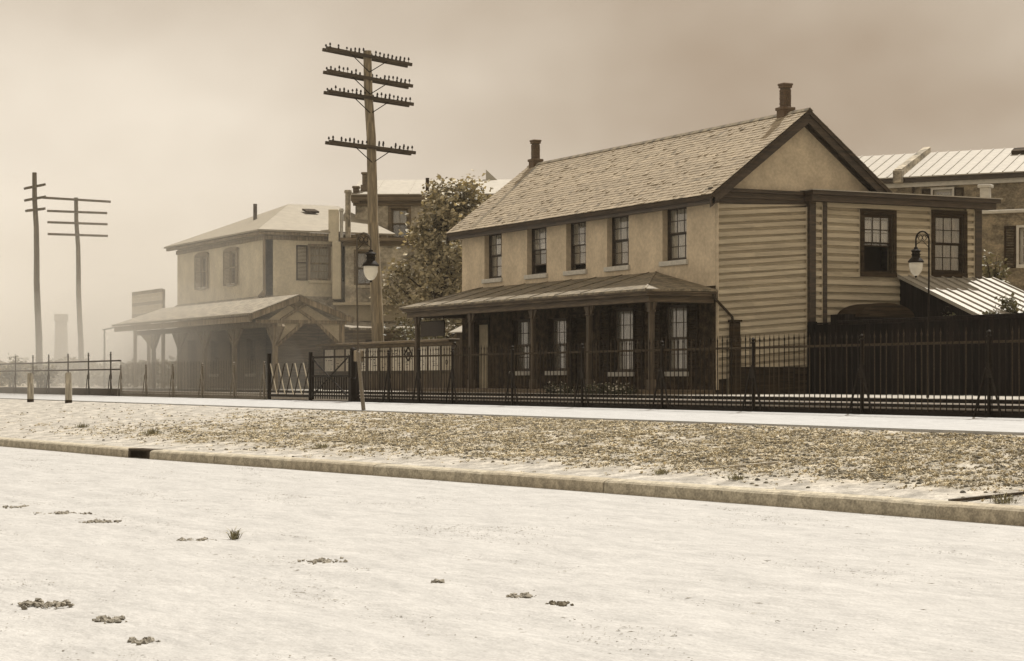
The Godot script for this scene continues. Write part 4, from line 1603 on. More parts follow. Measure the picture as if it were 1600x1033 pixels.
func bush(called: String, label: String, at: Vector3, r: float, hgt: float, count: int, size: float, c: Color, wide := 1.0) -> Node3D:
	var t := thing(called, label, "bush", at)
	var lv := MB.new()
	var st := MB.new()
	var tips := []
	for k in 9:
		var a := rng.randf() * TAU
		var e := Vector3(cos(a) * r * wide * rng.randf_range(0.3, 1.0), hgt * rng.randf_range(0.45, 1.0), sin(a) * r * rng.randf_range(0.3, 1.0))
		st.tube([Vector3(0, -1.2, 0), e * 0.5 + Vector3(0, 0.05, 0), e], [0.03, 0.02, 0.008], 5)
		tips.append(e)
		tips.append(e * 0.62)
	for i in count:
		var p: Vector3 = tips[rng.randi() % tips.size()]
		leaf(lv, p + Vector3(rng.randfn(), rng.randfn(), rng.randfn()) * r * 0.22, size * rng.randf_range(0.6, 1.2), c * rng.randf_range(0.45, 1.4))
	part(t, "stem", st, M.bark)
	part(t, "leaves", lv, M.leaf, Transform3D(), "stuff")
	return t


# ---------------------------------------------------------------- tree
func build_tree() -> void:
	var t := thing("broadleaf_tree", "full broad leaved tree between the porch house and the pale block behind", "tree", Vector3(-30.4, 0, -5.6))
	var tr := MB.new()
	tr.tube([Vector3(0, -0.2, 0), Vector3(0.05, 1.5, 0.03), Vector3(-0.05, 3.2, 0.1), Vector3(0.05, 4.8, 0.2), Vector3(0.1, 6.6, 0.1), Vector3(0.3, 8.6, -0.2)], [0.24, 0.19, 0.16, 0.12, 0.08, 0.03], 10)
	part(t, "trunk", tr, M.bark)
	var lv := MB.new()
	# clumps along limbs; the crown is a ragged upright oval, wider low down
	var side := Vector3(0.454, 0, -0.891)
	var fwd := Vector3(-0.891, 0, -0.454)
	for k in 48:
		var u := (k + 0.5) / 48.0
		var y := lerpf(3.1, 9.1, pow(u, 0.9))
		var prof := 2.2 * sqrt(maxf(0.0, 1.0 - pow((y - 4.9) / (4.45 if y > 4.9 else 2.6), 2.0)))
		var a := k * 2.39996 + rng.randf_range(-0.3, 0.3)
		var rr := prof * rng.randf_range(0.4, 1.22)
		var e := side * (cos(a) * rr * 1.08 + 0.2 + (y - 5.0) * 0.17) + fwd * sin(a) * rr + Vector3(0, y, 0)
		var s := Vector3(0.02, maxf(2.2, y - rng.randf_range(1.0, 2.0)), 0.1)
		var lb := MB.new()
		var m := s.lerp(e, 0.5) + Vector3(0, -0.15, 0)
		lb.tube([s, m, e], [0.055, 0.035, 0.012], 5)
		part(t, "limb", lb, M.bark)
		var shade := rng.randf_range(0.6, 1.3)
		for i in rng.randi_range(150, 290):
			var q := e.lerp(m, rng.randf() * 0.6) + Vector3(rng.randfn() * 0.30, rng.randfn() * 0.23, rng.randfn() * 0.30)
			leaf(lv, q, rng.randf_range(0.075, 0.14), Color(0.33, 0.29, 0.19) * shade * rng.randf_range(0.5, 1.6), 0.9)
	part(t, "crown", lv, M.leaf, Transform3D(), "stuff")


# ---------------------------------------------------------------- station
func build_station() -> void:
	var s := thing("station_building", "two storey plaster station with low hipped roof behind the platform canopy", "station", Vector3.ZERO)
	var x0 := -51.7
	var x1 := -38.67
	var z0 := -0.6
	var z1 := -6.4
	var w := MB.new()
	var fw := [[-48.8, -46.5, 5.1, 6.75], [-44.45, -42.15, 5.1, 6.78]]
	w.wall(facing_z(0, 0, z0), x0, x1, 4.0, 7.3, [[-48.1, 5.2, -47.2, 6.6], [-43.75, 5.2, -42.85, 6.6]], 0.35)
	w.wall(facing_x(x1, 0, 0), 0.6, 6.4, 4.0, 7.3, [[2.75, 5.2, 3.85, 6.76]], 0.35)
	w.box(Vector3(x0, 4.0, z1), Vector3(x0 + 0.3, 7.3, z0 - 0.351))
	w.box(Vector3(x0 + 0.301, 0, z1), Vector3(x1 - 0.351, 7.3, z1 + 0.3))
	part(s, "upper_wall", w, M.station_plaster)
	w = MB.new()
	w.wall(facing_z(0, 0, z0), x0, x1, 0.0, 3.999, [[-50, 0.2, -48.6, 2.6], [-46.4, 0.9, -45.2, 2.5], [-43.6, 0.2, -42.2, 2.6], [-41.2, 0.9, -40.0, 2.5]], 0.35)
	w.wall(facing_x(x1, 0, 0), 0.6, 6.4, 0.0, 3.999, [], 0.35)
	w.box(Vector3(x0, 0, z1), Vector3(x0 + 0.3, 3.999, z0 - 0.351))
	part(s, "lower_wall", w, M.board_cap)  # dark brown paints in the deep shade under the canopy
	for x in [-47.65, -43.3]:
		window(s, facing_z(x, 5.9, z0), 0.9, 1.4, {"panes": false, "sill": true})
		for k in [-1, 1]:   # shutters drawn to, with rounded heads
			shutter(s, facing_z(x + k * 0.52, 5.93, z0 + 0.05), 1.0, 1.66, M.canopy_wood)
		var hd := MB.new()
		var arc := []
		for i in 11:
			var a := PI * i / 10.0
			arc.append(Vector3(x + 1.04 * cos(a), 6.765 + 0.16 * sin(a), z0 + 0.08))
		hd.prism(arc, Vector3(0, 0, -0.07))
		part(s, "window_head", hd, M.canopy_wood)
	window(s, facing_x(x1, 5.98, -3.3), 1.1, 1.56, {"panes": true, "cols": 2, "rows": 2, "top": M.curtain, "low": M.curtain, "m": M.canopy_wood, "casing": 0.1, "sill_m": M.station_plaster})
	shutter(s, facing_x(x1, 5.98, -2.35), 0.55, 1.62, M.dark_wall)
	shutter(s, facing_x(x1, 5.98, -4.2), 0.45, 1.62, M.dark_wall)
	for q in [[-49.3, 1.4, 2.4], [-42.9, 1.4, 2.4]]:
		var d := MB.new()
		d.box(Vector3(-0.7, 0.2, -0.25), Vector3(0.7, 2.6, -0.2))
		d.cbox(Vector3(-0.6, 0.4, -0.2), Vector3(-0.06, 2.3, -0.185), 0.01)
		d.cbox(Vector3(0.06, 0.4, -0.2), Vector3(0.6, 2.3, -0.185), 0.01)
		part(s, "door", d, M.dark_wall, facing_z(q[0], 0, z0))
	for x in [-45.8, -40.6]:
		window(s, facing_z(x, 1.7, z0), 1.2, 1.6, {"panes": false, "top": M.blind})
	# hipped roof with ridge running back from the platform
	var e := 7.42
	var r := MB.new()
	var a := Vector3(x0 - 0.55, e, z0 + 0.55)
	var b := Vector3(x1 + 0.55, e, z0 + 0.55)
	var c := Vector3(x1 + 0.55, e, z1 - 0.4)
	var d0 := Vector3(x0 - 0.55, e, z1 - 0.4)
	var m := Vector3((x0 + x1) / 2, 9.25, -4.2)
	var n := Vector3((x0 + x1) / 2, 9.25, -6.79)
	for q in [[a, b, m], [b, c, n, m], [d0, a, m, n]]:
		r.prism(q, Vector3(0, -0.08, 0))
	var rf := part(s, "roof", r, M.far_roof)
	var ht := MB.new()
	ht.box(Vector3(-0.32, 0, -0.32), Vector3(0.32, 0.09, 0.32))
	part(rf, "hatch", ht, M.dark_wall, Transform3D(Basis(Vector3.FORWARD, 0.25), Vector3(-42.8, 8.70, -4.4)))
	var cn := MB.new()
	cn.box(Vector3(x0 - 0.45, 7.2, z0 + 0.3), Vector3(x1 + 0.45, 7.335, z0 + 0.45))
	cn.box(Vector3(x1 + 0.30, 7.2, z1), Vector3(x1 + 0.45, 7.335, z0 + 0.299))
	cn.box(Vector3(x0 - 0.45, 7.3, z1), Vector3(x1 + 0.299, 7.338, z0 + 0.299))
	cn.box(Vector3(x0, 7.0, z0 + 0.002), Vector3(x1 + 0.08, 7.19, z0 + 0.08))
	cn.box(Vector3(x1 + 0.002, 7.0, z1), Vector3(x1 + 0.08, 7.19, z0))
	part(s, "cornice", cn, M.canopy_wood)
	var dp := MB.new()
	dp.tube([Vector3(x1 + 0.12, 7.2, z0 + 0.12), Vector3(x1 + 0.10, 4.6, z0 + 0.10)], [0.07, 0.07], 8)
	dp.tube([Vector3(x1 + 0.10, 4.62, z0 + 0.10), Vector3(x1 + 0.2, 4.35, z0 + 0.3)], [0.10, 0.16], 8)
	part(s, "downpipe", dp, M.canopy_wood)
	var vp := MB.new()
	vp.tube([Vector3(-44.5, 8.2, -2.2), Vector3(-44.5, 9.12, -2.2)], [0.10, 0.10], 8)
	part(rf, "vent_pipe", vp, M.dark_wall)
	# pent roof band between the storeys
	var pr := MB.new()
	pr.prism([Vector3(x0 - 0.5, 3.75, z0 + 1.0), Vector3(x1 + 0.9, 3.75, z0 + 1.0), Vector3(x1, 4.45, z0 + 0.003), Vector3(x0, 4.45, z0 + 0.003)], Vector3(0, -0.06, 0))
	pr.prism([Vector3(x1 + 0.9, 3.75, z0 + 1.0), Vector3(x1 + 0.9, 3.75, -4.3), Vector3(x1 + 0.003, 4.45, -4.3), Vector3(x1 + 0.003, 4.45, z0 + 0.003)], Vector3(0, -0.06, 0))
	part(s, "pent_roof", pr, M.canopy_roof)
	# platform canopy
	var k := thing("platform_canopy", "open gabled platform canopy on braced posts in front of the station", "canopy", Vector3.ZERO)
	var ca := -47.4
	var cb := -27.9
	var zf := 4.05
	var zr := -0.45
	var zm := 1.9
	var rm := MB.new()
	rm.prism([Vector3(ca, 3.24, zf), Vector3(cb, 3.24, zf), Vector3(cb, 4.06, zm), Vector3(ca + 1.2, 4.06, zm)], Vector3(0, -0.06, 0))
	rm.prism([Vector3(cb, 3.18, zr), Vector3(ca, 3.18, zr), Vector3(ca + 1.2, 4.06, zm), Vector3(cb, 4.06, zm)], Vector3(0, -0.06, 0))
	var cr := part(k, "roof", rm, M.canopy_roof)
	var lip := MB.new()
	lip.beam(Vector3(ca, 3.25, zf), Vector3(cb, 3.25, zf), 0.06, 0.05)
	part(cr, "gutter", lip, M.far_roof)
	var fa := MB.new()
	fa.box(Vector3(ca + 0.1, 2.92, zf - 0.14), Vector3(cb - 0.05, 3.17, zf - 0.08))
	fa.box(Vector3(ca + 0.4, 2.75, 2.76), Vector3(cb - 0.3, 2.98, 2.92))
	part(k, "eave_beam", fa, M.canopy_wood)
	for q in [[zf, zm, 3.24, 4.06], [zr, zm, 3.18, 4.06]]:
		var bb := MB.new()
		bb.beam(Vector3(cb - 0.04, q[2] - 0.16, q[0]), Vector3(cb - 0.04, q[3] - 0.16, q[1]), 0.08, 0.22)
		part(k, "bargeboard", bb, M.canopy_wood)
	# gable truss: pale boarding with framed openings
	var tx := cb - 0.28
	var tb := MB.new()
	tb.prism([Vector3(tx, 2.98, 3.2), Vector3(tx, 2.98, 0.35), Vector3(tx, 3.86, zm)], Vector3(-0.04, 0, 0))
	part(k, "gable_boarding", tb, M.canopy_panel)
	tb = MB.new()
	tb.beam(Vector3(tx + 0.05, 2.95, 3.7), Vector3(tx + 0.05, 2.95, -0.2), 0.1, 0.14)
	tb.beam(Vector3(tx + 0.05, 3.02, 2.62), Vector3(tx + 0.05, 3.72, 1.5), 0.08, 0.11)
	tb.beam(Vector3(tx + 0.045, 3.02, 1.2), Vector3(tx + 0.045, 3.72, 2.3), 0.07, 0.11)
	part(k, "truss", tb, M.canopy_wood)
	for x in [-44.56, -40.6, -37.0, -33.1, -28.2]:
		var p := MB.new()
		p.cbox(Vector3(-0.09, 0.2, -0.09), Vector3(0.09, 2.75, 0.09), 0.012)
		var po := part(k, "post", p, M.canopy_wood, Transform3D(Basis(), Vector3(x, 0, 2.84)))
		for sgn in [-1, 1]:
			p = MB.new()
			p.beam(Vector3(0.05 * sgn, 2.0, 0), Vector3(0.95 * sgn, 2.78, 0), 0.10, 0.13)
			p.prism([Vector3(0.10 * sgn, 2.12, 0.012), Vector3(0.86 * sgn, 2.75, 0.012), Vector3(0.10 * sgn, 2.75, 0.012)], Vector3(0, 0, -0.024))
			part(po, "brace", p, M.canopy_wood)
	var rp := MB.new()
	rp.cbox(Vector3(tx - 0.05, 0.2, -0.12), Vector3(tx + 0.12, 3.0, 0.08), 0.012)
	part(k, "post", rp, M.canopy_wood)
	for q in [[2.76, 2.0, 1.7], [0.08, 2.05, 1.05]]:
		var p := MB.new()
		p.beam(Vector3(tx + 0.04, q[1], q[0]), Vector3(tx + 0.04, 2.9, q[2]), 0.10, 0.13)
		var sg := -1.0 if q[0] > 1.0 else 1.0
		part(k, "brace", p, M.canopy_wood)
		p = MB.new()
		var tri := [Vector3(tx + 0.03, 2.88, q[0]), Vector3(tx + 0.03, q[1] + 0.08, q[0]), Vector3(tx + 0.03, 2.88, q[2] - sg * 0.06)]
		p.prism(tri, Vector3(-0.03, 0, 0))
		part(k, "brace_panel", p, M.canopy_panel)
	# broad bracket at the far left end
	var lb := MB.new()
	lb.prism([Vector3(ca + 0.3, 2.98, 2.9), Vector3(ca + 3.0, 2.0, 2.9), Vector3(ca + 3.2, 2.98, 2.9)], Vector3(0, 0, -0.12))
	part(k, "end_bracket", lb, M.canopy_panel)
	# signal post at the canopy end
	var sp := thing("signal_post", "thin iron post with a short arm at the far end of the canopy", "post", Vector3(-52.4, 0.2, 3.0))
	var q0 := MB.new()
	q0.tube([Vector3.ZERO, Vector3(0, 2.95, 0)], [0.06, 0.045], 8)
	part(sp, "shaft", q0, M.rusty_iron)
	q0 = MB.new()
	q0.beam(Vector3(-0.3, 2.95, 0), Vector3(1.6, 3.02, 0), 0.05, 0.06)
	part(sp, "arm", q0, M.rusty_iron)
	# boarded hoarding behind the canopy end
	var hb := thing("billboard", "pale boarded billboard rising behind the far end of the canopy roof", "billboard", Vector3(-58.4, 0, -0.2))
	for i in 7:
		var p := MB.new()
		p.box(Vector3(0.02, 3.95 + i * 0.2, -0.03), Vector3(5.4, 4.14 + i * 0.2, rng.randf_range(0.0, 0.012)))
		part(hb, "plank", p, M.canopy_panel if i % 3 else M.canopy_wood)
	for x in [0.2, 2.7, 5.2]:
		var p := MB.new()
		p.box(Vector3(x - 0.08, 0, -0.2), Vector3(x + 0.08, 5.3, -0.04))
		part(hb, "post", p, M.canopy_wood)
	var hp := MB.new()
	hp.box(Vector3(-0.05, 3.4, -0.04), Vector3(3.0, 3.9, 0.02))
	part(hb, "lower_panel", hp, M.canopy_wood)


# ---------------------------------------------------------------- buildings behind
func build_back_houses() -> void:
	# pale three storey block behind the tree, turned a little from the street line
	var s := thing("pale_block", "pale three storey block with dark cornice behind the tree and station", "building", Vector3(-41.77, 0, -6.3))
	s.rotation.y = deg_to_rad(61.0)
	var w := MB.new()
	w.wall(Transform3D(), 0.0, 15.0, 0.0, 9.1, [[1.72, 7.4, 2.54, 8.85], [5.2, 7.4, 6.02, 8.85], [8.7, 7.4, 9.52, 8.85]], 0.35)
	w.box(Vector3(0, 0, -7.5), Vector3(0.3, 9.1, -0.351))
	w.box(Vector3(14.7, 0, -7.5), Vector3(15, 9.1, -0.351))
	part(s, "wall", w, M.far_plaster)
	for x in [2.13, 5.61, 9.11]:
		window(s, facing_z(x, 8.125, 0), 0.82, 1.45, {"panes": true, "cols": 2, "rows": 1, "top": M.curtain, "casing": 0.14, "m": M.board_cap, "sill_m": M.far_plaster})
	var c := MB.new()
	c.box(Vector3(-0.1, 8.98, 0.002), Vector3(15.1, 9.2, 0.14))
	c.box(Vector3(-0.2, 9.201, -0.2), Vector3(15.2, 9.5, 0.34))
	part(s, "cornice", c, M.board_cap)
	var r := MB.new()
	r.prism([Vector3(-0.2, 9.52, 0.4), Vector3(15.3, 9.52, 0.4), Vector3(15.3, 10.62, -4.0), Vector3(-0.2, 10.62, -4.0)], Vector3(0, -0.05, 0))
	r.prism([Vector3(15.3, 9.52, -7.8), Vector3(-0.2, 9.52, -7.8), Vector3(-0.2, 10.62, -4.0), Vector3(15.3, 10.62, -4.0)], Vector3(0, -0.05, 0))
	var rf := part(s, "roof", r, M.tin)
	for i in 9:
		var sm := MB.new()
		var x := 1.0 + i * 1.6
		sm.beam(Vector3(x, 9.53, 0.4), Vector3(x, 10.63, -4.0), 0.03, 0.025)
		part(rf, "seam", sm, M.tin)
	for q in [[0.46, 9.55, -0.6, 0.5, 0.98], [0.05, 9.4, 0.1, 0.4, 0.4]]:
		var p := MB.new()
		p.cbox(Vector3(q[0] - q[3] / 2, q[1] - 0.3, q[2] - q[3] / 2), Vector3(q[0] + q[3] / 2, q[1] + q[4] * 0.5, q[2] + q[3] / 2), 0.03)
		p.cbox(Vector3(q[0] - q[3] * 0.36, q[1] + q[4] * 0.5, q[2] - q[3] * 0.36), Vector3(q[0] + q[3] * 0.36, q[1] + q[4], q[2] + q[3] * 0.36), 0.03)
		p.cbox(Vector3(q[0] - q[3] * 0.46, q[1] + q[4], q[2] - q[3] * 0.46), Vector3(q[0] + q[3] * 0.46, q[1] + q[4] + 0.12, q[2] + q[3] * 0.46), 0.03)
		part(s, "chimney", p, M.stack_brick)
	var vp := MB.new()
	vp.tube([Vector3(3.48, 9.5, 0.1), Vector3(3.48, 10.3, 0.1)], [0.09, 0.09], 8)
	part(rf, "vent_pipe", vp, M.dark_wall)
	var dm := MB.new()
	dm.prism([Vector3(6.1, 10.5, -3.8), Vector3(6.75, 10.5, -3.8), Vector3(6.1, 11.1, -3.8)], Vector3(0, 0, -0.8))
	part(rf, "skylight", dm, M.tin)
	# lower block in front of it
	s = thing("low_block", "two storey plaster extension with a flat dark cornice beside the station", "building", Vector3(-37.75, 0, -3.9))
	s.rotation.y = deg_to_rad(62.0)
	w = MB.new()
	w.wall(Transform3D(), 0.2, 3.85, 0.0, 6.75, [[0.68, 4.95, 1.50, 6.5]], 0.3)
	w.box(Vector3(0.2, 0, -2.0), Vector3(0.5, 6.75, -0.301))
	w.box(Vector3(3.55, 0, -2.0), Vector3(3.85, 6.75, -0.301))
	part(s, "wall", w, M.far_plaster)
	window(s, facing_z(1.09, 5.725, 0), 0.82, 1.55, {"panes": true, "cols": 2, "rows": 1, "top": M.blind, "casing": 0.08, "m": M.board_cap, "sill_m": M.far_plaster})
	c = MB.new()
	c.box(Vector3(0.0, 6.93, -2.0), Vector3(4.0, 7.10, 0.40))
	c.box(Vector3(0.1, 6.752, 0.002), Vector3(3.95, 6.929, 0.18))
	part(s, "cornice", c, M.board_cap)
	c = MB.new()
	c.box(Vector3(-0.3, 4.02, 0.002), Vector3(4.0, 4.14, 0.6))
	c.box(Vector3(-0.2, 3.3, 0.002), Vector3(3.9, 4.019, 0.1))
	part(s, "string_course", c, M.canopy_panel)
	# chimney breast and pale flues against the station end
	s = thing("chimney_breast", "square plaster chimney breast with two pale flue pipes beside it", "chimney", Vector3(-37.95, 0, -3.75))
	s.rotation.y = deg_to_rad(62.0)
	w = MB.new()
	w.cbox(Vector3(-0.16, 4.3, -0.5), Vector3(0.24, 6.95, 0.16), 0.03)
	w.cbox(Vector3(-0.36, 6.95, -0.6), Vector3(0.10, 8.45, -0.05), 0.03)
	part(s, "stack", w, M.station_plaster)
	for q in [[0.22, 8.45, 0.08, M.white_trim], [0.52, 9.3, 0.13, M.far_plaster]]:
		w = MB.new()
		w.tube([Vector3(q[0], 7.101, -0.3), Vector3(q[0], q[1], -0.3)], [q[2], q[2]], 10)
		w.lathe([[q[2] * 1.25, 0], [q[2] * 1.4, 0.06], [q[2] * 1.25, 0.14], [0, 0.14]], 10, Transform3D(Basis(), Vector3(q[0], q[1] - 0.1, -0.3)))
		part(s, "flue", w, q[3])
	# low shop front under it, mostly hidden by the hoarding
	s = thing("low_annex", "low dark fronted annex showing between canopy and utility pole", "building", Vector3.ZERO)
	w = MB.new()
	w.box(Vector3(-39.0, 0, -12.0), Vector3(-34.6, 2.9, -3.2))
	part(s, "wall", w, M.board_cap)
	w = MB.new()
	w.prism([Vector3(-34.3, 2.92, -2.9), Vector3(-34.3, 2.92, -12.2), Vector3(-38.9, 3.5, -12.2), Vector3(-38.9, 3.5, -2.9)], Vector3(0, -0.1, 0))
	part(s, "roof", w, M.canopy_roof)
	w = MB.new()
	w.box(Vector3(-34.59, 0.9, -5.2), Vector3(-34.55, 2.4, -3.8))
	part(s, "window", w, M.dark_wall)
	# row of houses with a seamed tin roof at the right
	s = thing("row_houses", "long row house with seamed pale tin roof behind the gable", "building", Vector3(-27.25, 0, -25.36))
	s.rotation.y = deg_to_rad(34.5)
	w = MB.new()
	w.wall(Transform3D(), -14.0, 16.0, 0.0, 9.55, [[3.4, 7.9, 4.3, 9.2], [-4.0, 7.9, -3.1, 9.2], [11.0, 7.9, 11.9, 9.2]], 0.35)
	w.box(Vector3(-14, 0, -8), Vector3(-13.7, 9.55, -0.351))
	w.box(Vector3(15.7, 0, -8), Vector3(16, 9.55, -0.351))
	part(s, "wall", w, M.rubble_plaster)
	for x in [3.85, -3.55, 11.45]:
		window(s, facing_z(x, 8.55, 0), 0.9, 1.3, {"panes": true, "cols": 2, "rows": 1, "top": M.curtain, "low": M.curtain, "m": M.white_trim, "casing": 0.1})
		for k in [-1, 1]:
			shutter(s, facing_z(x + k * 0.75, 8.55, 0), 0.42, 1.4, M.dark_paint)
	c = MB.new()
	c.box(Vector3(-14.2, 9.36, 0.002), Vector3(16.2, 9.56, 0.16))
	part(s, "frieze_board", c, M.white_trim)
	c = MB.new()
	c.box(Vector3(-14.2, 9.561, -0.3), Vector3(16.2, 9.80, 0.30))
	part(s, "cornice", c, M.trim)
	r = MB.new()
	r.prism([Vector3(-14.3, 9.82, 0.36), Vector3(16.3, 9.82, 0.36), Vector3(16.3, 11.35, -4.0), Vector3(-14.3, 11.35, -4.0)], Vector3(0, -0.05, 0))
	r.prism([Vector3(16.3, 9.82, -8.3), Vector3(-14.3, 9.82, -8.3), Vector3(-14.3, 11.35, -4.0), Vector3(16.3, 11.35, -4.0)], Vector3(0, -0.05, 0))
	rf = part(s, "roof", r, M.tin)
	var sm0 := MB.new()
	sm0.beam(Vector3(0, 9.835, 0.36), Vector3(0, 11.365, -4.0), 0.05, 0.05)
	var smm := sm0.mesh()
	for i in 58:
		part(rf, "seam", smm, M.seam, Transform3D(Basis(), Vector3(-14.0 + i * 0.53, 0, 0)))
	var pw := MB.new()
	pw.prism([Vector3(2.08, 9.7, 0.42), Vector3(2.08, 11.30, -4.0), Vector3(2.08, 11.62, -4.0), Vector3(2.08, 10.18, 0.42)], Vector3(-0.34, 0, 0))
	pw.cbox(Vector3(1.7, 9.55, 0.2), Vector3(2.12, 10.12, 0.56), 0.02)
	part(rf, "party_wall", pw, M.far_plaster)
	var sk := MB.new()
	sk.box(Vector3(-0.75, 0.0, -0.3), Vector3(0.75, 0.16, 0.3))
	part(rf, "roof_light", sk, M.dark_wall, Transform3D(Basis(Vector3.RIGHT, 0.34), Vector3(7.0, 11.02, -3.0)))
	var dpp := MB.new()
	dpp.tube([Vector3(2.5, 9.5, 0.1), Vector3(2.5, 0.0, 0.1)], [0.06, 0.06], 8)
	part(s, "downpipe", dpp, M.dark_wall)
	# nearer low house
	s = thing("rear_house", "two storey rough plaster house with white coping behind the lean-to", "house", Vector3(-10.48, 0, -18.2))
	s.rotation.y = deg_to_rad(34.5)
	w = MB.new()
	w.wall(Transform3D(), -4.5, 9.0, 0.0, 6.75, [[1.55, 4.85, 2.55, 6.2]], 0.35)
	w.box(Vector3(-4.5, 0, -6), Vector3(-4.2, 6.75, -0.351))
	w.box(Vector3(8.7, 0, -6), Vector3(9, 6.75, -0.351))
	part(s, "wall", w, M.rubble_plaster)
	var rw := MB.new()
	rw.box(Vector3(-4.4, 6.55, -6.0), Vector3(8.9, 6.70, -0.36))
	part(s, "flat_roof", rw, M.trim)
	c = MB.new()
	c.cbox(Vector3(-4.6, 6.752, -0.4), Vector3(9.1, 6.88, 0.12), 0.02)
	part(s, "coping", c, M.white_trim)
	window(s, facing_z(2.05, 5.525, 0), 1.0, 1.35, {"panes": true, "cols": 2, "rows": 2, "m": M.white_trim, "casing": 0.09, "top": M.blind})
	shutter(s, facing_z(1.22, 5.5, 0), 0.42, 1.55, M.dark_paint)
	shutter(s, facing_z(2.9, 5.5, 0), 0.42, 1.55, M.dark_paint)
	c = MB.new()
	c.cbox(Vector3(0.05, 6.881, -0.5), Vector3(0.38, 7.75, -0.15), 0.015)
	c.cbox(Vector3(-0.03, 7.75, -0.56), Vector3(0.46, 7.87, -0.09), 0.02)
	part(s, "chimney", c, M.white_trim)


# ---------------------------------------------------------------- far distance
func build_far() -> void:
	var s := thing("factory_chimney", "tall pale round factory chimney on the hazy skyline", "chimney", Vector3(-366.8, 0, -76.6))
	var p := MB.new()
	p.lathe([[1.65, 0.0], [1.2, 12.9], [1.42, 13.0], [1.42, 14.1], [1.1, 14.15], [0, 14.15]], 24)
	part(s, "shaft", p, M.stack_brick)
	p = MB.new()
	p.lathe([[1.3, 12.6], [1.48, 12.75], [1.48, 13.1], [1.3, 13.2]], 24)
	part(s, "collar", p, M.stack_brick)
	# low hedge behind the far fence
	var h := MB.new()
	for i in 9000:
		var x := rng.randf_range(-135.0, -53.0)
		var top := 1.5 + 0.5 * sin(x * 0.31) * sin(x * 0.11 + 1.0)
		leaf(h, Vector3(x, 0.1 + top * sqrt(rng.randf()), -4.0 + rng.randfn() * 0.6), rng.randf_range(0.10, 0.2), Color(0.20, 0.175, 0.11) * rng.randf_range(0.6, 1.3))
	single("hedge", h, M.leaf, "long scrubby hedge behind the far rail fence", "hedge", "", "stuff")
	# distant wood
	var f := MB.new()
	for k in 150:
		var u := k / 149.0
		var c := Vector3(lerpf(-560, -250, u), 0, lerpf(40, -210, u) + rng.randfn() * 6)
		var r := rng.randf_range(3.0, 5.5)
		for i in 90:
			var d := Vector3(rng.randfn(), absf(rng.randfn()) * 0.75, rng.randfn()) * r * 0.5
			leaf(f, c + d + Vector3(0, 0.5, 0), rng.randf_range(0.6, 1.1), Color(0.17, 0.15, 0.10) * rng.randf_range(0.7, 1.3))
	single("distant_woods", f, M.leaf, "faint far band of woods along the skyline", "woods", "", "stuff")
	var b := thing("distant_house", "faint distant house with a low gable roof left of the canopy", "house", Vector3(-190, 0, -19))
	p = MB.new()
	p.box(Vector3(-4, 0, -4), Vector3(4, 2.6, 4))
	part(b, "wall", p, M.stack_brick)
	p = MB.new()
	p.prism([Vector3(4.3, 2.5, 4.4), Vector3(4.3, 2.5, -4.4), Vector3(4.3, 4.1, 0)], Vector3(-8.6, 0, 0))
	part(b, "roof", p, M.far_roof)
	bush("scrub_bush", "dark scrub bush against the far rail fence by the left edge", Vector3(-54.5, 0.4, 7.2), 0.7, 1.2, 500, 0.09, Color(0.16, 0.14, 0.085), 1.5)
	bush("scrub_bush", "low scrub bush at the foot of the leaning utility pole", Vector3(-46.8, 0.3, 7.6), 0.6, 1.0, 400, 0.09, Color(0.16, 0.14, 0.085), 1.4)


# added fog banks that pale the station and the far skyline
func build_haze() -> void:
	var banks := []
	for k in [1.0, 0.82, 0.66, 0.5]:
		banks.append([Vector3(-38, 2.0, 5.5), Vector3(40, 19, 15) * k, 0.0038])
	for k in [1.15, 0.95, 0.75, 0.55]:
		banks.append([Vector3(-42, 0.8, 5), Vector3(25, 8, 12) * k, 0.0115])
	for k in [1.0, 0.75]:
		banks.append([Vector3(-235, 4, -20), Vector3(250, 44, 210) * k, 0.0016])
	for q in banks:
		var f := FogVolume.new()
		f.name = numbered("added_haze")
		f.shape = RenderingServer.FOG_VOLUME_SHAPE_ELLIPSOID
		f.size = q[1]
		f.position = q[0]
		var m := FogMaterial.new()
		m.density = q[2]
		m.albedo = lin(0.98, 0.93, 0.83)
		f.material = m
		add_child(f, true)
		tag(f, "pale haze lying over the far skyline" if q[0].x < -100.0 else "pale haze added to wash out the station and its canopy", "haze", "added haze banks", "stuff")


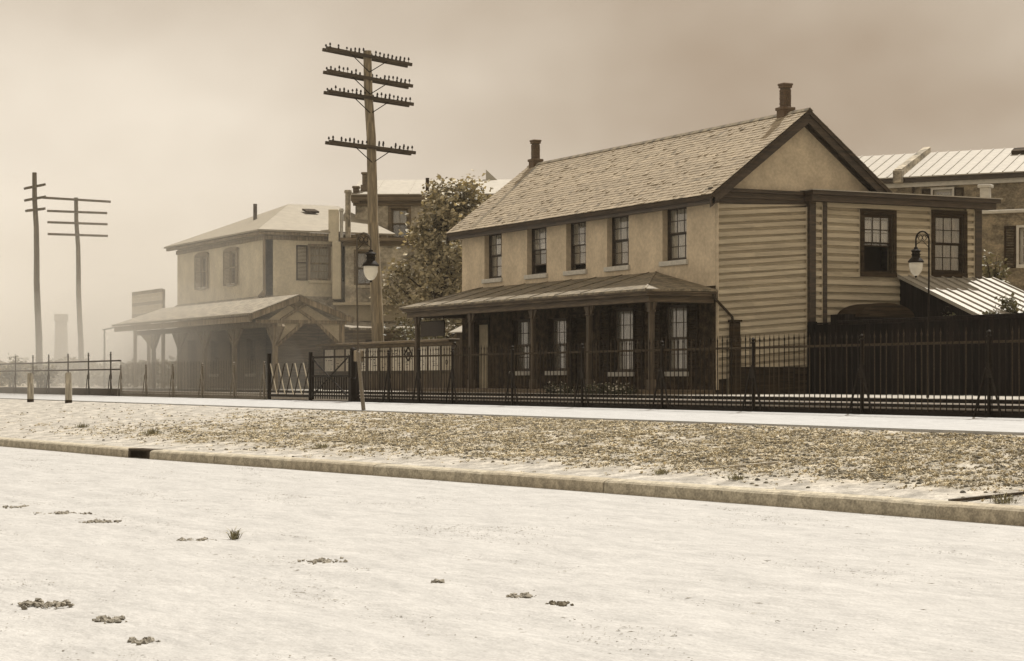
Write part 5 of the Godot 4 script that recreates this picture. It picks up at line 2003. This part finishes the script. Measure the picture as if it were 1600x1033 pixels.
# ---------------------------------------------------------------- litter
func build_litter() -> void:
	var spots := [
		[25.27, 25.92, 0.16, "small dark dung patch nearest the left edge of the road"],
		[26.64, 25.78, 0.30, "long broken dung heap on the road below the drain inlet"],
		[28.16, 25.77, 0.18, "flat grey dung patch right of the long broken heap"],
		[31.03, 25.64, 0.15, "thin scraped dung patch beside the weed tuft in the road"],
		[33.63, 25.42, 0.16, "single rounded dung lump at the middle left of the road"],
		[35.62, 25.29, 0.04, "tiny dark lump near the middle of the road"],
		[36.81, 25.22, 0.09, "thin smear of dirt below the middle of the road"],
		[37.36, 25.21, 0.07, "small dark lump right of the thin smear on the road"],
		[35.80, 28.27, 0.19, "broken ridge of dirt in the lower left corner of the road"],
		[36.89, 28.13, 0.09, "pale lump right of the broken ridge at the lower left"],
		[37.99, 28.25, 0.08, "small low dirt lump at the bottom left of the road"]]
	var octa := []
	var ax := [Vector3(1, 0.1, 0), Vector3(0.1, 0, 1), Vector3(-1, -0.1, 0.1), Vector3(0, 0.1, -1)]
	for i in 4:
		octa.append([ax[i], Vector3(0.1, 0.9, 0), ax[(i + 1) % 4]])
		octa.append([ax[(i + 1) % 4], Vector3(0, -0.8, 0.1), ax[i]])
	for s in spots:
		var t := thing("dung_patch", s[3], "dung", Vector3(s[0], -0.9, s[1]), "dung patches along the road")
		var cr := MB.new()
		var n := 30 + int(s[2] * 420)
		for i in n:  # crumbled droppings strung out across the line of sight, thick in places
			var u: float = rng.randfn() * 0.5
			u = clampf(u, -1.2, 1.2)
			var heap: float = 0.5 + 0.5 * sin(u * 5.0 + s[0])
			var sc: float = rng.randf_range(0.006, 0.022) * (0.6 + 0.6 * heap)
			var p: Vector3 = Vector3(0.454, 0, -0.891) * u * s[2] + Vector3(0.891, 0, 0.454) * rng.randfn() * (0.03 + s[2] * 0.3)
			p.y = sc * 0.15 + heap * rng.randf() * 0.010
			var k := rng.randf_range(0.55, 1.35)
			cr.col = Color(k, k, k)
			var bs := Basis(Vector3(rng.randfn(), 1, rng.randfn()).normalized(), rng.randf() * TAU).scaled(Vector3(sc * 1.5, sc, sc * 1.2))
			for f in octa:
				cr.tri(bs * f[0] + p, bs * f[1] + p, bs * f[2] + p)
		var dm: Material = M.dung if s[2] == 0.07 else M.dry_dung
		part(t, "crumbs", cr, dm, Transform3D(), "stuff")
		for i in 1 + int(s[2] * 8):
			var sc: float = minf(rng.randf_range(0.018, 0.032), s[2] * 0.4)
			var p: Vector3 = Vector3(0.454, 0, -0.891) * rng.randfn() * 0.4 * s[2] + Vector3(0.891, 0, 0.454) * rng.randfn() * s[2] * 0.2
			part(t, "lump", lump_mesh(i % 6 + 3, 0.9), dm, Transform3D(Basis(Vector3.UP, rng.randf() * TAU).scaled(Vector3(sc * 1.4, sc * 0.5, sc)), p + Vector3(0, sc * 0.1, 0)))
	var nz := FastNoiseLite.new()
	nz.seed = 8
	nz.frequency = 0.12
	nz.fractal_octaves = 3
	var weeds := [[31.04, 25.28, 0.085, 0.15, "single leafy weed tuft growing in the road"], [32.2, 17.0, 0.22, 0.16, "dark weed clump by the kerb at the right"], [25.6, 17.3, 0.16, 0.12, "low weed clump beside the kerb right of the middle"],
		[27.3, 17.2, 0.22, 0.12, "spreading weed clump beside the kerb beyond the pale stick"], [6.0, 18.4, 0.42, 0.22, "spreading weed clump on the bare sand above the drain inlet"], [-0.5, 18.2, 0.3, 0.2, "weed clump on the bare sand at the far left"], [15.0, 18.0, 0.2, 0.12, "sparse weed clump near the kerb in the middle"]]
	for q in weeds:
		var y := -0.9 if q[1] > 22.0 else verge_y(q[0], q[1], nz)
		var t := thing("weed", q[4], "weed", Vector3(q[0], y, q[1]), "weeds on the verge and road")
		var m := MB.new()
		for i in int(50 + q[2] * 260):
			var a := rng.randf() * TAU
			var r: float = q[2] * sqrt(rng.randf())
			var d := Vector3(cos(a), 0, sin(a))
			var b: Vector3 = d * r * rng.randf_range(0.2, 0.9)
			var hh: float = q[3] * rng.randf_range(0.25, 1.0) * (1.15 - 0.6 * r / q[2])
			var mid: Vector3 = b + d * hh * 0.25 + Vector3(rng.randfn() * 0.015, hh * 0.7, rng.randfn() * 0.015)
			var tip: Vector3 = mid + d * hh * rng.randf_range(0.15, 0.7) + Vector3(rng.randfn() * 0.02, hh * rng.randf_range(-0.2, 0.35), rng.randfn() * 0.02)
			var sd := Vector3(-sin(a), 0, cos(a)) * rng.randf_range(0.003, 0.006)
			var k := rng.randf_range(0.4, 1.3)
			m.col = Color(0.26 * k, 0.235 * k, 0.14 * k)
			m.quad(b - sd, b + sd, mid + sd, mid - sd)
			m.tri(mid - sd, mid + sd, tip)
			if rng.randf() < 0.25:
				leaf(m, mid, 0.012, Color(0.28 * k, 0.25 * k, 0.15 * k))
		part(t, "leaves", m, M.blade, Transform3D(), "stuff")
	for q in [[25.9, 16.2, 1.0, M.post_white, "pale dry stick lying in the grass near the kerb"], [31.8, 16.75, 1.1, M.bark, "dark broken board lying on the sand near the right edge"]]:
		var m := MB.new()
		var y := verge_y(q[0], q[1], nz) + 0.02
		var d: Vector3 = Vector3(0.454, 0.0, -0.891).rotated(Vector3.UP, 0.12) * q[2] * 0.5
		var c := Vector3(q[0], y, q[1])
		d.y = (verge_y(c.x + d.x, c.z + d.z, nz) - verge_y(c.x - d.x, c.z - d.z, nz)) / 2
		m.beam(c - d, c + d, 0.07, 0.03)
		single("loose_board" if q[3] == M.bark else "dry_stick", m, q[3], q[4], "board" if q[3] == M.bark else "stick")


# ---------------------------------------------------------------- sky
# thin broad veils of high cloud over the whole dome, brown where the veil is thin and cream where it is thick
func veiled_sky() -> ImageTexture:
	var w := 1024
	var h := 512
	var f := FastNoiseLite.new()
	f.seed = 4812
	f.noise_type = FastNoiseLite.TYPE_SIMPLEX_SMOOTH
	f.frequency = 1.0
	f.fractal_octaves = 3
	f.fractal_gain = 0.3
	var thin := Color(0.262, 0.196, 0.136)
	var thick := Color(0.67, 0.60, 0.50)
	var low := Color(0.42, 0.37, 0.29)
	var px := PackedFloat32Array()
	px.resize(w * h * 4)
	for j in h:
		var el := PI * (0.5 - (j + 0.5) / h)
		for i in w:
			var a := TAU * (i + 0.5) / w
			var d := Vector3(sin(a) * cos(el), sin(el), -cos(a) * cos(el))
			var c := low
			if el > 0.0:
				var veil := 0.52 + 0.8 * f.get_noise_3d(d.x * 1.3, d.y * 3.0, d.z * 1.3) + 0.10 * f.get_noise_3d(d.x * 9.0, d.y * 22.0, d.z * 9.0) + 0.05 * f.get_noise_3d(d.x * 40.0, d.y * 70.0, d.z * 40.0)
				c = thin.lerp(thick, clampf(veil, 0.0, 1.0))
			var k := (j * w + i) * 4
			px[k] = c.r
			px[k + 1] = c.g
			px[k + 2] = c.b
			px[k + 3] = 1.0
	return ImageTexture.create_from_image(Image.create_from_data(w, h, false, Image.FORMAT_RGBAF, px.to_byte_array()))


# ---------------------------------------------------------------- all together
func _ready() -> void:
	rng.seed = 1907
	var cam := Camera3D.new()
	cam.name = "camera"
	cam.projection = Camera3D.PROJECTION_FRUSTUM
	cam.near = 0.1
	cam.far = 6000.0
	cam.size = 0.1 * 1033.0 / 3200.0
	cam.frustum_offset = Vector2(0.0, 0.1 * 77.5 / 3200.0)
	cam.position = Vector3(49.4, 0.6, 31.7)
	cam.rotation_degrees = Vector3(0, STREET_YAW, 0)
	add_child(cam)
	cam.current = true
	var sky := PanoramaSkyMaterial.new()
	sky.panorama = veiled_sky()
	var env := Environment.new()
	env.background_mode = Environment.BG_SKY
	env.sky = Sky.new()
	env.sky.sky_material = sky
	env.tonemap_mode = Environment.TONE_MAPPER_LINEAR
	env.tonemap_exposure = 1.43
	env.sdfgi_enabled = true
	env.ssao_enabled = true
	env.ssil_enabled = true
	env.fog_enabled = true
	env.fog_density = 0.00025
	env.fog_light_color = lin(0.80, 0.755, 0.67)
	env.volumetric_fog_enabled = true
	env.volumetric_fog_density = 0.0
	var we := WorldEnvironment.new()
	we.name = "world_environment"
	we.environment = env
	add_child(we)
	var sun := DirectionalLight3D.new()
	sun.name = "sun"
	sun.light_energy = 1.3
	sun.light_color = Color(1.0, 0.98, 0.95)
	sun.light_angular_distance = 0.5
	sun.shadow_enabled = true
	add_child(sun)
	var el := deg_to_rad(58.0)
	sun.look_at_from_position(Vector3.ZERO, Vector3(0.46 * cos(el), -sin(el), 0.888 * cos(el)))
	make_materials()
	build_ground()
	build_house()
	build_station()
	build_back_houses()
	build_fences()
	build_yard()
	build_tree()
	build_street_things()
	build_far()
	build_litter()
	build_grit()
	build_haze()
